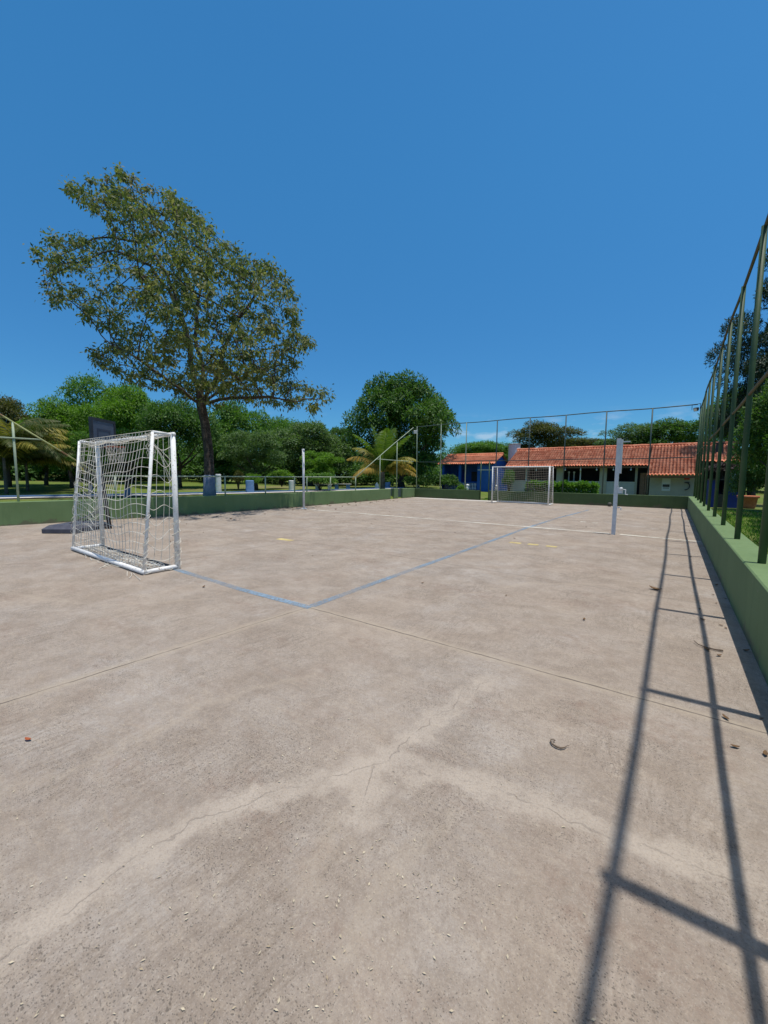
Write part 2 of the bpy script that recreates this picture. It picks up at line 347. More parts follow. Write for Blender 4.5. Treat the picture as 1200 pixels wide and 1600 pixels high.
def concrete():
    n = NT('court_concrete')
    big = n.rng(n.noise(0.45, 5, 0.6), 0.36, 0.64)
    c = n.mix(big, (0.383,0.317,0.253), (0.352,0.306,0.261))
    c = n.mix(n.math('MULTIPLY', n.rng(n.noise(1.05, 5, 0.6, src=n.mapped((1,1,1),(0.4,0.1,2.0))), 0.50, 0.66), 0.6), c, (0.397,0.363,0.327))
    med = n.rng(n.noise(1.9, 6, 0.65, dist=0.6), 0.40, 0.68)
    c = n.mix(n.math('MULTIPLY', med, 0.62), c, (0.218,0.168,0.125))
    # trowel sweeps: stretched, curved streaks
    st = n.noise(3.6, 7, 0.75, src=n.mapped((1.2, 7.5, 1), (0,0,R(28)), src=warped(n, 0.8, 0.5)))
    c = n.mix(n.math('MULTIPLY', n.rng(st, 0.48, 0.66), 0.55), c, (0.397,0.327,0.251))
    st2 = n.noise(4.2, 7, 0.75, src=n.mapped((8.0, 1.3, 1), (0,0,R(-32)), src=warped(n, 0.7, 0.45)))
    c = n.mix(n.math('MULTIPLY', n.math('MULTIPLY', n.rng(st2, 0.48, 0.62), n.rng(n.noise(0.75, 4), 0.44, 0.60)), 0.62), c, (0.208,0.166,0.127))
    fine = n.noise(38, 6, 0.7)
    c = n.mix(n.math('MULTIPLY', n.rng(n.noise(6.5, 6, 0.7, dist=0.8), 0.47, 0.66), 0.42), c, (0.212,0.168,0.129))
    c = n.mix(n.math('MULTIPLY', n.rng(fine, 0.45, 0.75), 0.55), c, (0.194,0.152,0.119))
    c = n.mix(n.math('MULTIPLY', n.rng(n.noise(24, 5, 0.7, src=n.mapped((1,1,1),(0.289,0.189,0.841))), 0.55, 0.78), 0.5), c, (0.447,0.376,0.294))
    # sandy grain and rust brown wear of the screed
    w = n.math('MULTIPLY', n.rng(n.noise(0.9, 6, 0.7, src=n.mapped((1,2.2,1),(0,0,0.9))), 0.52, 0.66), n.rng(n.noise(13, 5, 0.75), 0.40, 0.62))
    c = n.mix(n.math('MULTIPLY', w, 0.75), c, (0.237,0.169,0.128))
    # pitted aggregate
    pit = None
    for sc_, mx_, am in ((46, 0.23, 0.6), (85, 0.42, 0.42), (160, 0.54, 0.40)):
        vo = n.n('ShaderNodeTexVoronoi'); vo.inputs['Scale'].default_value = sc_; vo.inputs['Randomness'].default_value = 1.0
        n.l(n.mapped((1, 1.45, 1), (0,0,0.5+sc_), src=warped(n, 22, 0.03)), vo.inputs['Vector'])
        rnd = n.n('ShaderNodeSeparateColor'); n.l(vo.outputs['Color'], rnd.inputs[0])
        lim = n.math('MULTIPLY', n.math('MULTIPLY', rnd.outputs[0], n.rng(n.noise(1.5, 5, 0.65), 0.28, 0.58)), mx_)
        p_ = n.math('MULTIPLY', n.rng(n.math('SUBTRACT', lim, vo.outputs['Distance']), 0.0, 0.035), n.math('GREATER_THAN', rnd.outputs[1], am))
        pit = p_ if pit is None else n.math('MAXIMUM', pit, p_)
    c = n.mix(n.math('MULTIPLY', pit, 0.66), c, (0.10,0.085,0.07))
    # dusty bands along the cracked screed, and the cracks in them
    bands = [[(-1.60,-0.9),(-1.60,0.20),(-1.61,0.80),(-1.36,1.22),(-1.15,1.55),(-1.13,1.85),(-1.02,2.7)],
             [(-1.15,1.58),(-0.72,1.72),(-0.26,1.80),(0.37,1.87)], [(-1.17,1.50),(-1.02,1.25)]]
    d1 = segs(n, warped(n, 3.0, 0.22), bands)
    band = n.math('MULTIPLY', n.rng(n.math('ADD', d1, n.rng(n.noise(9, 5, 0.7), 0.3, 0.7, -0.05, 0.06)), 0.125, 0.03, smooth=True), n.rng(n.noise(4.3, 5, 0.65), 0.35, 0.62, 0.40, 0.95))
    c = n.mix(band, c, (0.431,0.367,0.300))
    g1 = n.noise(75, 5, 0.8); g2 = n.noise(150, 4, 0.8, src=n.mapped((1,1,1),(0.330,0.428,0.840)))
    c = n.mix(n.math('MULTIPLY', n.rng(g1, 0.50, 0.66), 0.5), c, (0.220,0.173,0.137))
    c = n.mix(n.math('MULTIPLY', n.rng(g2, 0.52, 0.68), 0.45), c, (0.506,0.444,0.378))
    d1b = segs(n, warped(n, 6.0, 0.17), bands)
    gap = n.rng(n.noise(5.5, 4, 0.65), 0.42, 0.56)
    crack = n.math('MULTIPLY', n.rng(d1b, 0.0048, 0.0015), gap)
    c = n.mix(n.math('MULTIPLY', crack, 0.22), c, (0.10,0.082,0.07))
    more = [[(-2.5,0.15),(-2.35,0.7),(-2.42,1.3),(-2.1,2.0)],[(-0.75,0.75),(-0.78,1.1),(-0.7,1.45)],[(-0.95,0.9),(-1.1,1.15)],[(-7,1.0),(-5.2,1.6),(-4.4,2.6)],[(-2.2,4.3),(-1.6,5.6),(-0.6,6.3)]]
    d3 = segs(n, warped(n, 4.0, 0.28), more)
    c = n.mix(n.math('MULTIPLY', n.rng(d3, 0.05, 0.01), 0.28), c, (0.407,0.340,0.263))
    hair = n.math('MULTIPLY', n.rng(d3, 0.0035, 0.0015), n.rng(n.noise(2.1, 3), 0.45, 0.55))
    c = n.mix(n.math('MULTIPLY', hair, 0.15), c, (0.11,0.09,0.08))
    # slab joints
    joints = [[(-3.55,-4.0),(-3.46,0.4),(-3.28,3.03)], [(-3.28,3.03),(0.65,3.13)]]
    d2 = segs(n, warped(n, 5.0, 0.035), joints)
    c = n.mix(n.rng(d2, 0.09, 0.015, 0, 0.6), c, (0.397,0.331,0.254))
    jn = n.math('MULTIPLY', n.rng(d2, 0.010, 0.003), n.rng(n.noise(1.6, 4, 0.7), 0.36, 0.52, 0.25, 1.0))
    c = n.mix(n.math('MULTIPLY', jn, 0.85), c, (0.10,0.083,0.07))
    faint = [[(-3.3,6.05),(0.65,6.0)],[(-14,9.6),(0.65,9.45)],[(-14,15.6),(0.65,15.5)],[(-6.9,3.1),(-7.0,24)],[(-14,6.2),(-3.3,6.05)],[(-10.6,3),(-10.8,24)]]
    d4 = segs(n, warped(n, 4.0, 0.05), faint)
    c = n.mix(n.math('MULTIPLY', n.rng(d4, 0.03, 0.006), 0.30), c, (0.148,0.125,0.107))
    n.color(c); n.set(0.92, 0.18)
    h = n.math('SUBTRACT', n.math('ADD', n.math('MULTIPLY', fine, 0.5), n.noise(110, 4, 0.7)), n.math('ADD', pit, n.math('ADD', jn, crack)))
    n.bump(h, 0.6, 0.010)
    return n.m
M['concrete'] = concrete()

def paint(name, c1, wear, dens):
    n = NT(name)
    n.color(n.mix(n.rng(n.noise(6, 4), 0.35, 0.65), c1, tuple(x*0.85 for x in c1))); n.set(0.85, 0.2)
    tr = n.n('ShaderNodeBsdfTransparent'); ms = n.n('ShaderNodeMixShader')
    a = n.rng(n.noise(26, 6, 0.75), wear-0.10, wear+0.14)
    b = n.rng(n.noise(1.1, 3), 0.36, 0.62, 0.35, 1.0)
    n.l(n.math('MULTIPLY', n.math('SUBTRACT', 1.0, a), n.math('MULTIPLY', b, dens)), ms.inputs[0])
    n.l(tr.outputs[0], ms.inputs[1]); n.l(n.p.outputs[0], ms.inputs[2]); n.l(ms.outputs[0], n.out.inputs[0])
    return n.m
M['line_blue'] = paint('line_blue', (0.235,0.335,0.43), 0.545, 0.92)
M['line_white'] = paint('line_white', (0.72,0.68,0.58), 0.585, 0.95)
M['line_yellow'] = paint('line_yellow', (0.72,0.58,0.24), 0.64, 1.0)

def wall_green(name, c1, c2, c3):
    n = NT(name)
    c = n.mix(n.rng(n.noise(1.1, 5), 0.38, 0.62), c1, c2)
    strk = n.noise(3.0, 5, 0.6, src=n.mapped((3.2, 3.2, 0.35)))
    c = n.mix(n.math('MULTIPLY', n.rng(strk, 0.52, 0.70), 0.4), c, c3)
    c = n.mix(n.math('MULTIPLY', n.rng(n.noise(34, 5, 0.7), 0.60, 0.72), 0.5), c, tuple(x*0.55 for x in c1))
    sp = n.n('ShaderNodeSeparateXYZ'); n.l(n.co(), sp.inputs[0])
    dz = n.math('ADD', sp.outputs[2], n.rng(n.noise(2.6, 6, 0.7), 0.3, 0.7, 0.16, -0.14))
    c = n.mix(n.rng(dz, 0.10, 0.02, 0.0, 0.7), c, (0.13,0.105,0.075))                    # splashed mud along the foot
    ch = n.noise(7.5, 6, 0.75); c = n.mix(n.rng(ch, 0.665, 0.675), c, (0.27,0.26,0.21))      # chipped paint
    n.color(c); n.set(0.78, 0.25); n.bump(n.noise(55, 5, 0.7), 0.25, 0.006)
    return n.m
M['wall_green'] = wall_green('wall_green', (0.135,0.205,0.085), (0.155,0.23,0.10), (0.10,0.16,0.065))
M['wall_green_shade'] = wall_green('wall_green_shade', (0.075,0.115,0.045), (0.09,0.135,0.055), (0.055,0.085,0.035))  # darker copy of the wall green: the far wall's shade put into its colour

def lawn_mat():
    n = NT('lawn_grass')
    c = n.mix(n.rng(n.noise(0.35, 5), 0.35, 0.65), (0.115,0.165,0.030), (0.155,0.20,0.042))
    c = n.mix(n.rng(n.noise(0.14, 4), 0.50, 0.66), c, (0.21,0.19,0.085))
    c = n.mix(n.math('MULTIPLY', n.rng(n.noise(9, 6, 0.75), 0.42, 0.7), 0.6), c, (0.045,0.075,0.016))
    n.color(c); n.set(0.95, 0.1); n.bump(n.noise(16, 6, 0.75), 0.7, 0.06)
    return n.m
M['lawn'] = lawn_mat()

def roof_mat(name, a, b, d):
    n = NT(name)
    vo = n.n('ShaderNodeTexVoronoi'); vo.inputs['Scale'].default_value = 1.0
    n.l(n.mapped((4.9, 2.6, 2.0)), vo.inputs['Vector'])
    sc = n.n('ShaderNodeSeparateColor'); n.l(vo.outputs['Color'], sc.inputs[0])
    c = n.mix(sc.outputs[0], a, b)
    c = n.mix(n.math('MULTIPLY', n.rng(n.noise(1.4, 5), 0.48, 0.68), 0.6), c, d)
    n.color(c); n.set(0.85, 0.2); return n.m
M['roof'] = roof_mat('roof', (0.50,0.145,0.075), (0.76,0.31,0.18), (0.33,0.095,0.055))
M['roof_clean'] = roof_mat('roof_clean', (0.60,0.20,0.105), (0.74,0.29,0.165), (0.48,0.14,0.075))

# ------------------------------------------------------------------ setting: ground, court, markings
XR, YF, ZR, ZL = 0.647, 24.2, 0.637, 0.675
LW = [(-15.9,-3.0), (-15.30,2.5), (-14.85,5.0), (-14.55,7.2), (-14.38,10.0), (-14.35,12.9), (-14.58,17.3), (-14.90,22.0), (-14.97,YF)]   # inner face of the left wall
def lwx(y):
    for (x0,y0),(x1,y1) in zip(LW[:-1], LW[1:]):
        if y <= y1: return x0 + (x1-x0)*(y-y0)/(y1-y0)
    return LW[-1][0]
def sstep(a, b, x):
    t = min(1, max(0, (x-a)/(b-a))); return t*t*(3-2*t)
def ground_z(x, y):
    left = 0.30 + max(0, min(1.1, (-28-x)*0.026))
    far = (0.15 + (-0.42-0.15)*sstep(-13.2, -10.5, x))*sstep(25.5, 32, y)
    w = sstep(-13.8, -15.2, x)*(1 - 0.6*sstep(26, 34, y))
    z = far*(1-w) + left*w
    z = z*(1-sstep(0.6, 1.0, x)*sstep(25.5, 23.5, y)) + 0.2*sstep(0.6, 1.0, x)*sstep(25.5, 23.5, y)
    return z
def build_ground():
    xs = [-600,-400,-250,-150,-100,-80] + [-70+2.5*i for i in range(21)] + [-17.5,-16.6] + [-16.2+0.1*i for i in range(19)] + [-13.4,-12.5,-11.5,-10.6,-9,-7,-5,-3,-1,0,0.5,0.7,0.75,0.8,0.85,0.9,1.0,1.4,2,3,4.5,6,8,11,15,20,30,45,70,110,200,400,600]
    ys = [-600,-300,-150,-80,-40,-20,-10,-6] + [-5+1.0*i for i in range(29)] + [24.25,24.3,24.35,24.4,24.6,25,25.5,26.5,27.5,28.5,29.5,30.5,31.5,32.5,34,36,39,43,48,54,62,75,95,130,200,350,600]
    xs = sorted(set(round(x,3) for x in xs)); ys = sorted(set(round(y,3) for y in ys))
    V = []
    for y in ys:
        for x in xs:
            inside = (lwx(y)-0.14 < x < 0.79) and (-4.6 < y < 24.32)
            V.append((x, y, -0.06 if inside else ground_z(x, y) + (0.03*mnoise.noise(Vector((x*0.3,y*0.3,0))) if x < -16.5 or x > 1.2 else 0)))
    W = len(xs); Fq = [(j*W+i, j*W+i+1, (j+1)*W+i+1, (j+1)*W+i) for j in range(len(ys)-1) for i in range(W-1)]
    o = np_mesh('lawn', V, Fq, M['lawn'], smooth=True); tag(o, 'grass lawn around the court reaching to the trees', kind='structure')
build_ground()

mb = MB()
poly = [(x-0.14, y) for x, y in LW]; poly[0] = (poly[0][0], -4.6); poly[-1] = (poly[-1][0], YF+0.12)
poly = [(0.79,-4.6), (0.79,YF+0.12)] + poly[::-1]
mb.add([(x,y,0) for x,y in poly], [tuple(range(len(poly)))])
tag(mb.build('court_floor', M['concrete']), 'worn beige concrete floor of the sports court', kind='structure')
def strip(name, pts, w, mat, z=0.004, label=None):
    mb = MB(); L = []
    for i, p in enumerate(pts):
        a = Vector(pts[max(i-1,0)]); b = Vector(pts[min(i+1,len(pts)-1)]); d = (b-a).normalized(); nrm = Vector((-d.y, d.x))
        L += [(p[0]+nrm.x*w/2, p[1]+nrm.y*w/2, z), (p[0]-nrm.x*w/2, p[1]-nrm.y*w/2, z)]
    mb.add(L, [(2*i+1, 2*i+3, 2*i+2, 2*i) for i in range(len(pts)-1)])
    return tag(mb.build(name, mat), label, kind='structure')
strip('pale_apron', [(-14.75,23.72),(-11.5,23.62),(-8.0,23.7)], 0.85, M['pale_slab'], 0.004, 'pale concrete apron along the far wall')
strip('blue_goal_line', [(-9.6,3.05),(-6.13,3.0),(-4.45,2.98),(-3.24,3.03)], 0.10, M['line_blue'], 0.004, 'faded blue goal line painted on the court')
strip('blue_side_line', [(-3.27,3.08),(-3.30,4.39),(-3.32,6.32),(-3.36,8.58),(-3.42,11.75),(-3.38,15.4),(-3.2,18.4),(-3.1,20.5)], 0.105, M['line_blue'], 0.004, 'faded blue side line painted along the court')
strip('white_centre_line', [(-13.6,12.05),(-9,12.08),(-5.66,12.11),(-1.3,12.1)], 0.17, M['line_white'], 0.008, 'worn white line crossing the court between the two net posts')
strip('white_end_line', [(-1.05,12.08),(0.62,11.93)], 0.15, M['line_white'], 0.008, 'worn white line from the right net post to the wall')
for (a, b, y) in [(-7.46,-7.0,5.98),(-2.96,-2.7,8.97),(-2.55,-2.33,9.0),(-2.16,-1.94,9.0)]:
    strip('yellow_dash', [(a,y),(b,y+0.01)], 0.17, M['line_yellow'], 0.004, 'short yellow dash painted on the court')
for (a, b, y) in [(-2.47,-2.3,14.78),(-2.11,-1.94,14.72)]:
    strip('white_dash', [(a,y),(b,y)], 0.2, M['line_white'], 0.004, 'short white dash painted on the court')
# pale path and blue kerb on the lawn beyond the left wall
PATH = [(-27.6,-2),(-26.0,4.4),(-24.6,9),(-23.2,15),(-22.4,20.5),(-22.0,26),(-21.8,33)]
strip('path', [(x+0.75,y) for x,y in PATH], 1.1, M['pale_slab'], 0.345, 'pale path across the lawn')
mb = MB()
for (x0,y0),(x1,y1) in zip(PATH[:-1], PATH[1:]): mb.bar((x0,y0,0.35),(x1,y1,0.35),0.14,0.14)
tag(mb.build('kerb', M['blue_paint']), 'pale blue painted kerb along the lawn path', kind='structure')

# ------------------------------------------------------------------ walls of the court
def wall_path(name, pts, th, z0, z1, mat, label, side=1, bottom=None):
    """low wall whose inner face follows pts; bevelled coping edge"""
    mb = MB(); n = len(pts); inn = []; out = []
    for i, p in enumerate(pts):
        a = Vector(pts[max(i-1,0)]); b = Vector(pts[min(i+1,n-1)]); d = (b-a).normalized(); nr = Vector((-d.y, d.x))*side
        inn.append(Vector(p)); out.append(Vector(p)+nr*th)
    e = 0.012; vs = []
    for a, b in zip(inn, out):
        nr = (b-a).normalized()
        prof = [(a, z0), (a, z1-e), (a+nr*e, z1), (b-nr*e, z1), (b, z1-e), (b, z0)]
        vs += [(q.x, q.y, z) for q, z in prof]
    fs = []
    for i in range(n-1):
        for k in range(5): fs.append((i*6+k, i*6+k+1, (i+1)*6+k+1, (i+1)*6+k) if side > 0 else (i*6+k, (i+1)*6+k, (i+1)*6+k+1, i*6+k+1))
    fs.append((0,5,4,3,2,1) if side > 0 else (0,1,2,3,4,5)); b = (n-1)*6
    fs.append(tuple(b+k for k in range(6)) if side > 0 else tuple(b+k for k in range(5,-1,-1)))
    mb.add(vs, fs)
    return tag(mb.build(name, mat), label, 'wall')
wall_path('low_wall', [(XR,-4.5),(XR,0),(XR,8),(XR,16),(XR,YF)], 0.30, -0.1, ZR, M['wall_green'], 'long low green wall on the right carrying the tall pipe fence', side=-1)
wall_path('low_wall', [(x,y) for x,y in LW if y < 21] + [(lwx(21.0),21.0)], 0.28, -0.1, ZL, M['wall_green'], 'low green wall along the left side, shaded by the big tree', side=1)  # its dark stretch is shade cast by the overhanging boughs
wall_path('low_wall', [(lwx(22.55),22.55),(lwx(YF),YF)], 0.28, -0.1, ZL-0.01, M['wall_green'], 'short sunlit green wall piece at the far left corner', side=1)
wall_path('wall_pillar', [(lwx(21.6)+0.01,21.45),(lwx(21.9)+0.01,21.95)], 0.25, -0.1, ZL+0.01, M['wall_green'], 'narrow green wall pillar between two slots near the far left corner', side=1)
mb = MB(); mb.box(lwx(21.5)-0.22, lwx(21.5)-0.17, 21.0, 22.55, -0.05, 0.66)
tag(mb.build('gate', M['dark_pipe']), 'dark closed sheet gate set back behind the slotted wall pillar', 'gate')
wall_path('low_wall', [(-15.2,YF),(-10.08,YF)], 0.22, -0.1, 0.635, M['wall_green_shade'], 'shade-toned green far wall, left of the grass gap', side=1)
wall_path('low_wall', [(-9.40,YF),(-6,YF),(-2,YF),(XR+0.29,YF)], 0.22, -0.1, 0.635, M['wall_green_shade'], 'shade-toned green far wall behind the far goal', side=1)

# ------------------------------------------------------------------ pipe fences
def fence_post(root, x, y, z0, z1, r, mat, lean=0.0):
    mb = MB(); mb.tube([(x,y,z0),(x+lean*0.5,y,(z0+z1)/2),(x+lean,y,z1)], r, 10)
    mb.lathe((x,y,z0), [(r*1.02,-0.01),(r*1.35,0.0),(r*1.3,0.015),(r*1.02,0.03)], 10)
    mb.build('post', mat, root, smooth=True)
def rpx(y): return 0.765 + 0.0043*y
def tip(y): return -0.055*max(0.0, (4.5-y)/4.5)          # the near end of the fence leans over the court a little
root = empty('pipe_fence', (XR+0.13, 10, ZR), 'tall green pipe fence standing on the right wall', 'fence')
RY = [-4.35,-2.35,-0.35,1.66,3.33,5.52,7.55,9.65,11.7,13.8,15.9,18.0,20.1,22.2,24.28]
for y in RY: fence_post(root, rpx(y), y, ZR-0.04, 4.9, 0.034, M['green_pipe'], tip(y)+rng.uniform(-0.01,0.012))
mb = MB(); mb.tube([(rpx(y)+tip(y)+0.012*math.sin(y*0.9), y, 4.9+0.015*math.sin(y*1.7)) for y in [i*0.7-4.4 for i in range(42)]], 0.023, 8); mb.build('top_rail', M['rusty_pipe'], root, smooth=True)
mb = MB(); mb.tube([(rpx(y)+tip(y)*0.5+0.01*math.sin(y*1.1+2), y, 2.68+0.02*math.sin(y*1.3)) for y in [i*0.7-4.4 for i in range(42)]], 0.021, 8); mb.build('mid_rail', M['rusty_pipe'], root, smooth=True)

root = empty('pipe_fence', (-7, YF+0.11, 0.63), 'tall dark pipe fence standing on the far wall behind the far goal', 'fence')
FX = [-14.9,-12.98,-11.12,-9.06,-7.06,-5.08,-3.07,-1.04]
for x in FX: fence_post(root, x, YF+0.11, 0.60, 5.03, 0.032, M['dark_pipe'] if x > -10 else M['pale_pipe'])
mb = MB(); mb.tube([(x, YF+0.11, 5.02+0.015*math.sin(x*1.4)) for x in [-14.95+0.65*i for i in range(24)]+[0.74]], 0.026, 8); mb.build('top_rail', M['dark_pipe'], root, smooth=True)
mb = MB(); mb.tube([(x, YF+0.11, 2.52+0.02*math.sin(x*1.1)) for x in [-14.95+0.65*i for i in range(24)]+[0.74]], 0.024, 8); mb.build('mid_rail', M['dark_pipe'], root, smooth=True)
# gate posts of the gap and their small rails
for x in (-10.02, -9.46):
    mb = MB(); mb.tube([(x,YF+0.05,-0.02),(x,YF+0.05,2.5)], 0.035, 10); mb.build('gate_post', M['green_pipe'], root, smooth=True)

root = empty('pipe_fence', (-14.6, 12, ZL), 'left pipe fence with low rail that climbs steeply at both ends', 'fence')
def lz(y):
    if y > 17.33: return 1.43 + (4.95-1.43)*(y-17.33)/(24.1-17.33)
    if y < 4.95: return 1.43 + (4.95-y)*0.765
    return 1.43
for y in [1.2, 2.95, 5.3, 7.2, 9.05, 10.95, 12.6, 13.4, 15.15, 17.33, 19.9, 21.98]:
    fence_post(root, lwx(y)-0.13, y, ZL-0.03, lz(y), 0.030, M['pale_pipe'])
mb = MB(); mb.tube([(lwx(y)-0.13, y, 1.43) for y in [4.95,7.2,9,11,13,15.1,17.33]], 0.024, 8); mb.build('low_rail', M['pale_pipe'], root, smooth=True)
mb = MB(); mb.tube([(lwx(y)-0.13, y, lz(y)) for y in [17.33,19.5,21.5,24.1]], 0.024, 8); mb.build('sloping_rail', M['pale_pipe'], root, smooth=True)
mb = MB(); mb.tube([(lwx(y)-0.13, y, lz(y)) for y in [-1,0.5,1.8,3.2,4.95]], 0.022, 8); mb.build('sloping_rail', M['yellow_pipe'], root, smooth=True)
mb = MB(); mb.tube([(lwx(y)-0.13, y, 2.5) for y in [-1,1.5,3.55]], 0.024, 8); mb.build('mid_rail', M['pale_pipe'], root, smooth=True)
mb = MB(); mb.tube([(lwx(y)-0.13, y, 2.55) for y in [19.5,21.8,24.2]], 0.024, 8); mb.build('mid_rail', M['pale_pipe'], root, smooth=True)

def floodlight(p, d, label, hm, sc=1.0):
    d = Vector(d).normalized(); root = empty('floodlight', p, label, 'lamp')
    s = d.cross(Vector((0,0,1))).normalized(); u = s.cross(d); p = Vector(p)
    mb = MB(); mb.obox(p, s, d, u, 0.12*sc, 0.05, 0.11*sc); mb.obox(p-d*0.08, s, d, u, 0.08*sc, 0.05, 0.07*sc); mb.build('housing', hm, root)
    mb = MB(); mb.obox(p+d*0.052, s, d, u, 0.10*sc, 0.004, 0.09*sc); mb.build('glass', M['lamp_glass'], root)
    mb = MB(); mb.bar(p-s*0.19, p-s*0.19+Vector((0,0,0.24)), 0.02, 0.04); mb.bar(p+s*0.19, p+s*0.19+Vector((0,0,0.24)), 0.02, 0.04); mb.bar(p-s*0.2+Vector((0,0,0.24)), p+s*0.2+Vector((0,0,0.24)), 0.04, 0.02); mb.build('bracket', M['dark_steel'], root)
floodlight((-14.86,24.0,4.62), (0.6,-0.8,-0.25), 'white floodlight under the corner top of the left pipe fence', M['white_paint'])
floodlight((0.68,24.15,4.78), (-0.6,-0.8,-0.45), 'small dark floodlight under the rail at the right far corner of the fence', M['dark_steel'], 0.7)

# ------------------------------------------------------------------ goals
def net_surface(mb, fn, nu, nv, r, su=3, sv=3, jit=0.0, rnd=rng, drop=0.0):
    """threads over a surface fn(u,v); nu, nv squares"""
    for i in range(nu+1):
        if drop and rnd.random() < drop: continue
        j = rnd.uniform(-jit, jit)
        mb.tube([fn(min(1,max(0,i/nu + j*math.sin(3*k/(nv*sv)*2+i))), k/(nv*sv)) for k in range(nv*sv+1)], r, 4, False)
    for k in range(nv+1):
        mb.tube([fn(i/(nu*su), k/nv) for i in range(nu*su+1)], r, 4, False)
def goal(x0, x1, yf, yb, yt, h, label, facing, rr, near):
    """yf front plane, yb back of the base, yt back of the top; facing the open side"""
    root = empty('football_goal', ((x0+x1)/2, yf, 0), label, 'goal')
    R_ = 0.039; rnd = random.Random(rr)
    for x in (x0, x1):
        mb = MB(); mb.tube([(x,yf,0),(x,yf,h)], R_, 14); mb.build('goal_post', M['white_frame'], root, smooth=True)
    mb = MB(); mb.tube([(x0-R_,yf,h-0.01),(x1+R_,yf,h-0.01)], 0.031, 12); mb.build('crossbar', M['white_frame'], root, smooth=True)
    for x in (x0, x1):
        mb = MB(); mb.tube([(x,yt,h),(x,yt+(yb-yt)*0.5,h*0.5),(x,yb,0.03)], 0.023, 10); mb.build('back_stay', M['white_frame'], root, smooth=True)
        mb = MB(); mb.tube([(x,yf,h-0.02),(x,yt,h+0.0)], 0.022, 10); mb.build('top_stay', M['white_frame'], root, smooth=True)
        mb = MB(); mb.tube([(x,yf,0.042),(x,yb,0.036)], 0.034, 12); mb.build('side_base_bar', M['white_frame'], root, smooth=True)
    mb = MB(); mb.tube([(x0-0.02,yb,0.045),(x1+0.02,yb,0.040)], 0.037, 12); mb.build('rear_base_bar', M['white_frame'], root, smooth=True)
    if near:
        mb = MB(); mb.box(x0+0.05, x1-0.05, yf-0.02, yf+0.02, 0.006, 0.022); mb.build('threshold_bar', M['dark_steel'], root)
    s = 1 if yb > yf else -1
    r = 0.0042 if near else 0.0048
    ph = [rnd.uniform(0, 6.28) for _ in range(8)]
    def back(u, v):
        # v 0 at the top, 1 at the ground; hung from the crossbar with irregular sag
        x = x0 + (x1-x0)*u
        pull = -0.16*math.exp(-((u-0.36)/0.10)**2)*math.sin(math.pi*min(1,v*1.15)) if near else 0
        sag = 0.035*math.sin(u*11+ph[0])*math.sin(math.pi*v) + 0.02*math.sin(u*23+ph[1]+v*4)*math.sin(math.pi*v) - (0.05 if near else 0.10)*math.sin(math.pi*u)*math.sin(math.pi*v)
        z = h*(1-v) + 0.02 + sag + pull
        yy = yt + (yb-yt)*v
        bul = 0.10*math.sin(math.pi*u)*math.sin(math.pi*v) + 0.03*math.sin(u*9+v*6+ph[2])
        return Vector((x + 0.025*math.sin(v*9+u*30+ph[3])*math.sin(math.pi*v), yy + s*bul*math.sin(math.pi*v), max(0.012, z)))
    def side(xs):
        def f(u, v):
            y = yf + (yt-yf)*u + ((yb-yt)*u)*v
            z = h*(1-v) + (0.07*math.sin(u*7+v*9+xs) - 0.10*math.sin(math.pi*u))*math.sin(math.pi*v)
            return Vector((xs + 0.04*math.sin(math.pi*u)*math.sin(math.pi*v+0.5) , y, max(0.012, z)))
        return f
    mb = MB()
    if near:
        net_surface(mb, back, 27, 15, r, 2, 2, 0.006, rnd, 0.05)
        net_surface(mb, side(x0), 4, 12, r, 3, 2, 0.02, rnd); net_surface(mb, side(x1), 4, 10, r, 3, 2, 0.03, rnd)
        def roof(u, v): return Vector((x0+(x1-x0)*u, yf+(yt-yf)*v, h-0.02-0.05*math.sin(math.pi*v)-0.02*math.sin(u*17)))
        net_surface(mb, roof, 27, 2, r, 1, 2)
        # slack net lying inside the base and dragged out behind it
        def floor(u, v):
            return Vector((x0+(x1-x0)*u + 0.05*math.sin(u*31+v*9), yf-0.06+(yb-yf+0.10)*v + 0.03*math.sin(u*25+v*5), 0.014+0.02*abs(math.sin(u*17+v*8))))
        net_surface(mb, floor, 40, 6, r, 2, 3)
        for k in range(13):
            x = x0+0.15+rnd.random()*(x1-x0-0.3); y = yb - rnd.random()*0.10; L = rnd.uniform(0.15,0.5); a = rnd.uniform(-0.5,0.5); c = rnd.uniform(-6,6)
            pts = []
            for q in range(8):
                pts.append((x, y, 0.008+0.012*rnd.random())); x += math.cos(a)*L/7; y += math.sin(a)*L/7*0.6 - 0.012; a += c*L/7*0.6
            mb.tube(pts, 0.0035, 4, False)
        # torn strands and the knot at the upper right corner
        P = Vector((x1-0.02, yt+0.05*s, h-0.08))
        for k in range(12):
            t = [P + Vector((rnd.uniform(-0.06,0.02), rnd.uniform(-0.05,0.05), 0.05))]
            for q in range(1, 5): t.append(P + Vector((-0.05*q*rnd.random(), rnd.uniform(-0.04,0.08)-0.02*s*q*0.5, 0.04-0.085*q)))
            mb.tube(t, r, 4, False)
        for k in range(4): mb.tube([P, P+Vector((0.0,0.10+0.02*k,-0.12-0.05*k)), (x1-0.01,yf-0.03,h-0.42-0.16*k)], r, 4, False)
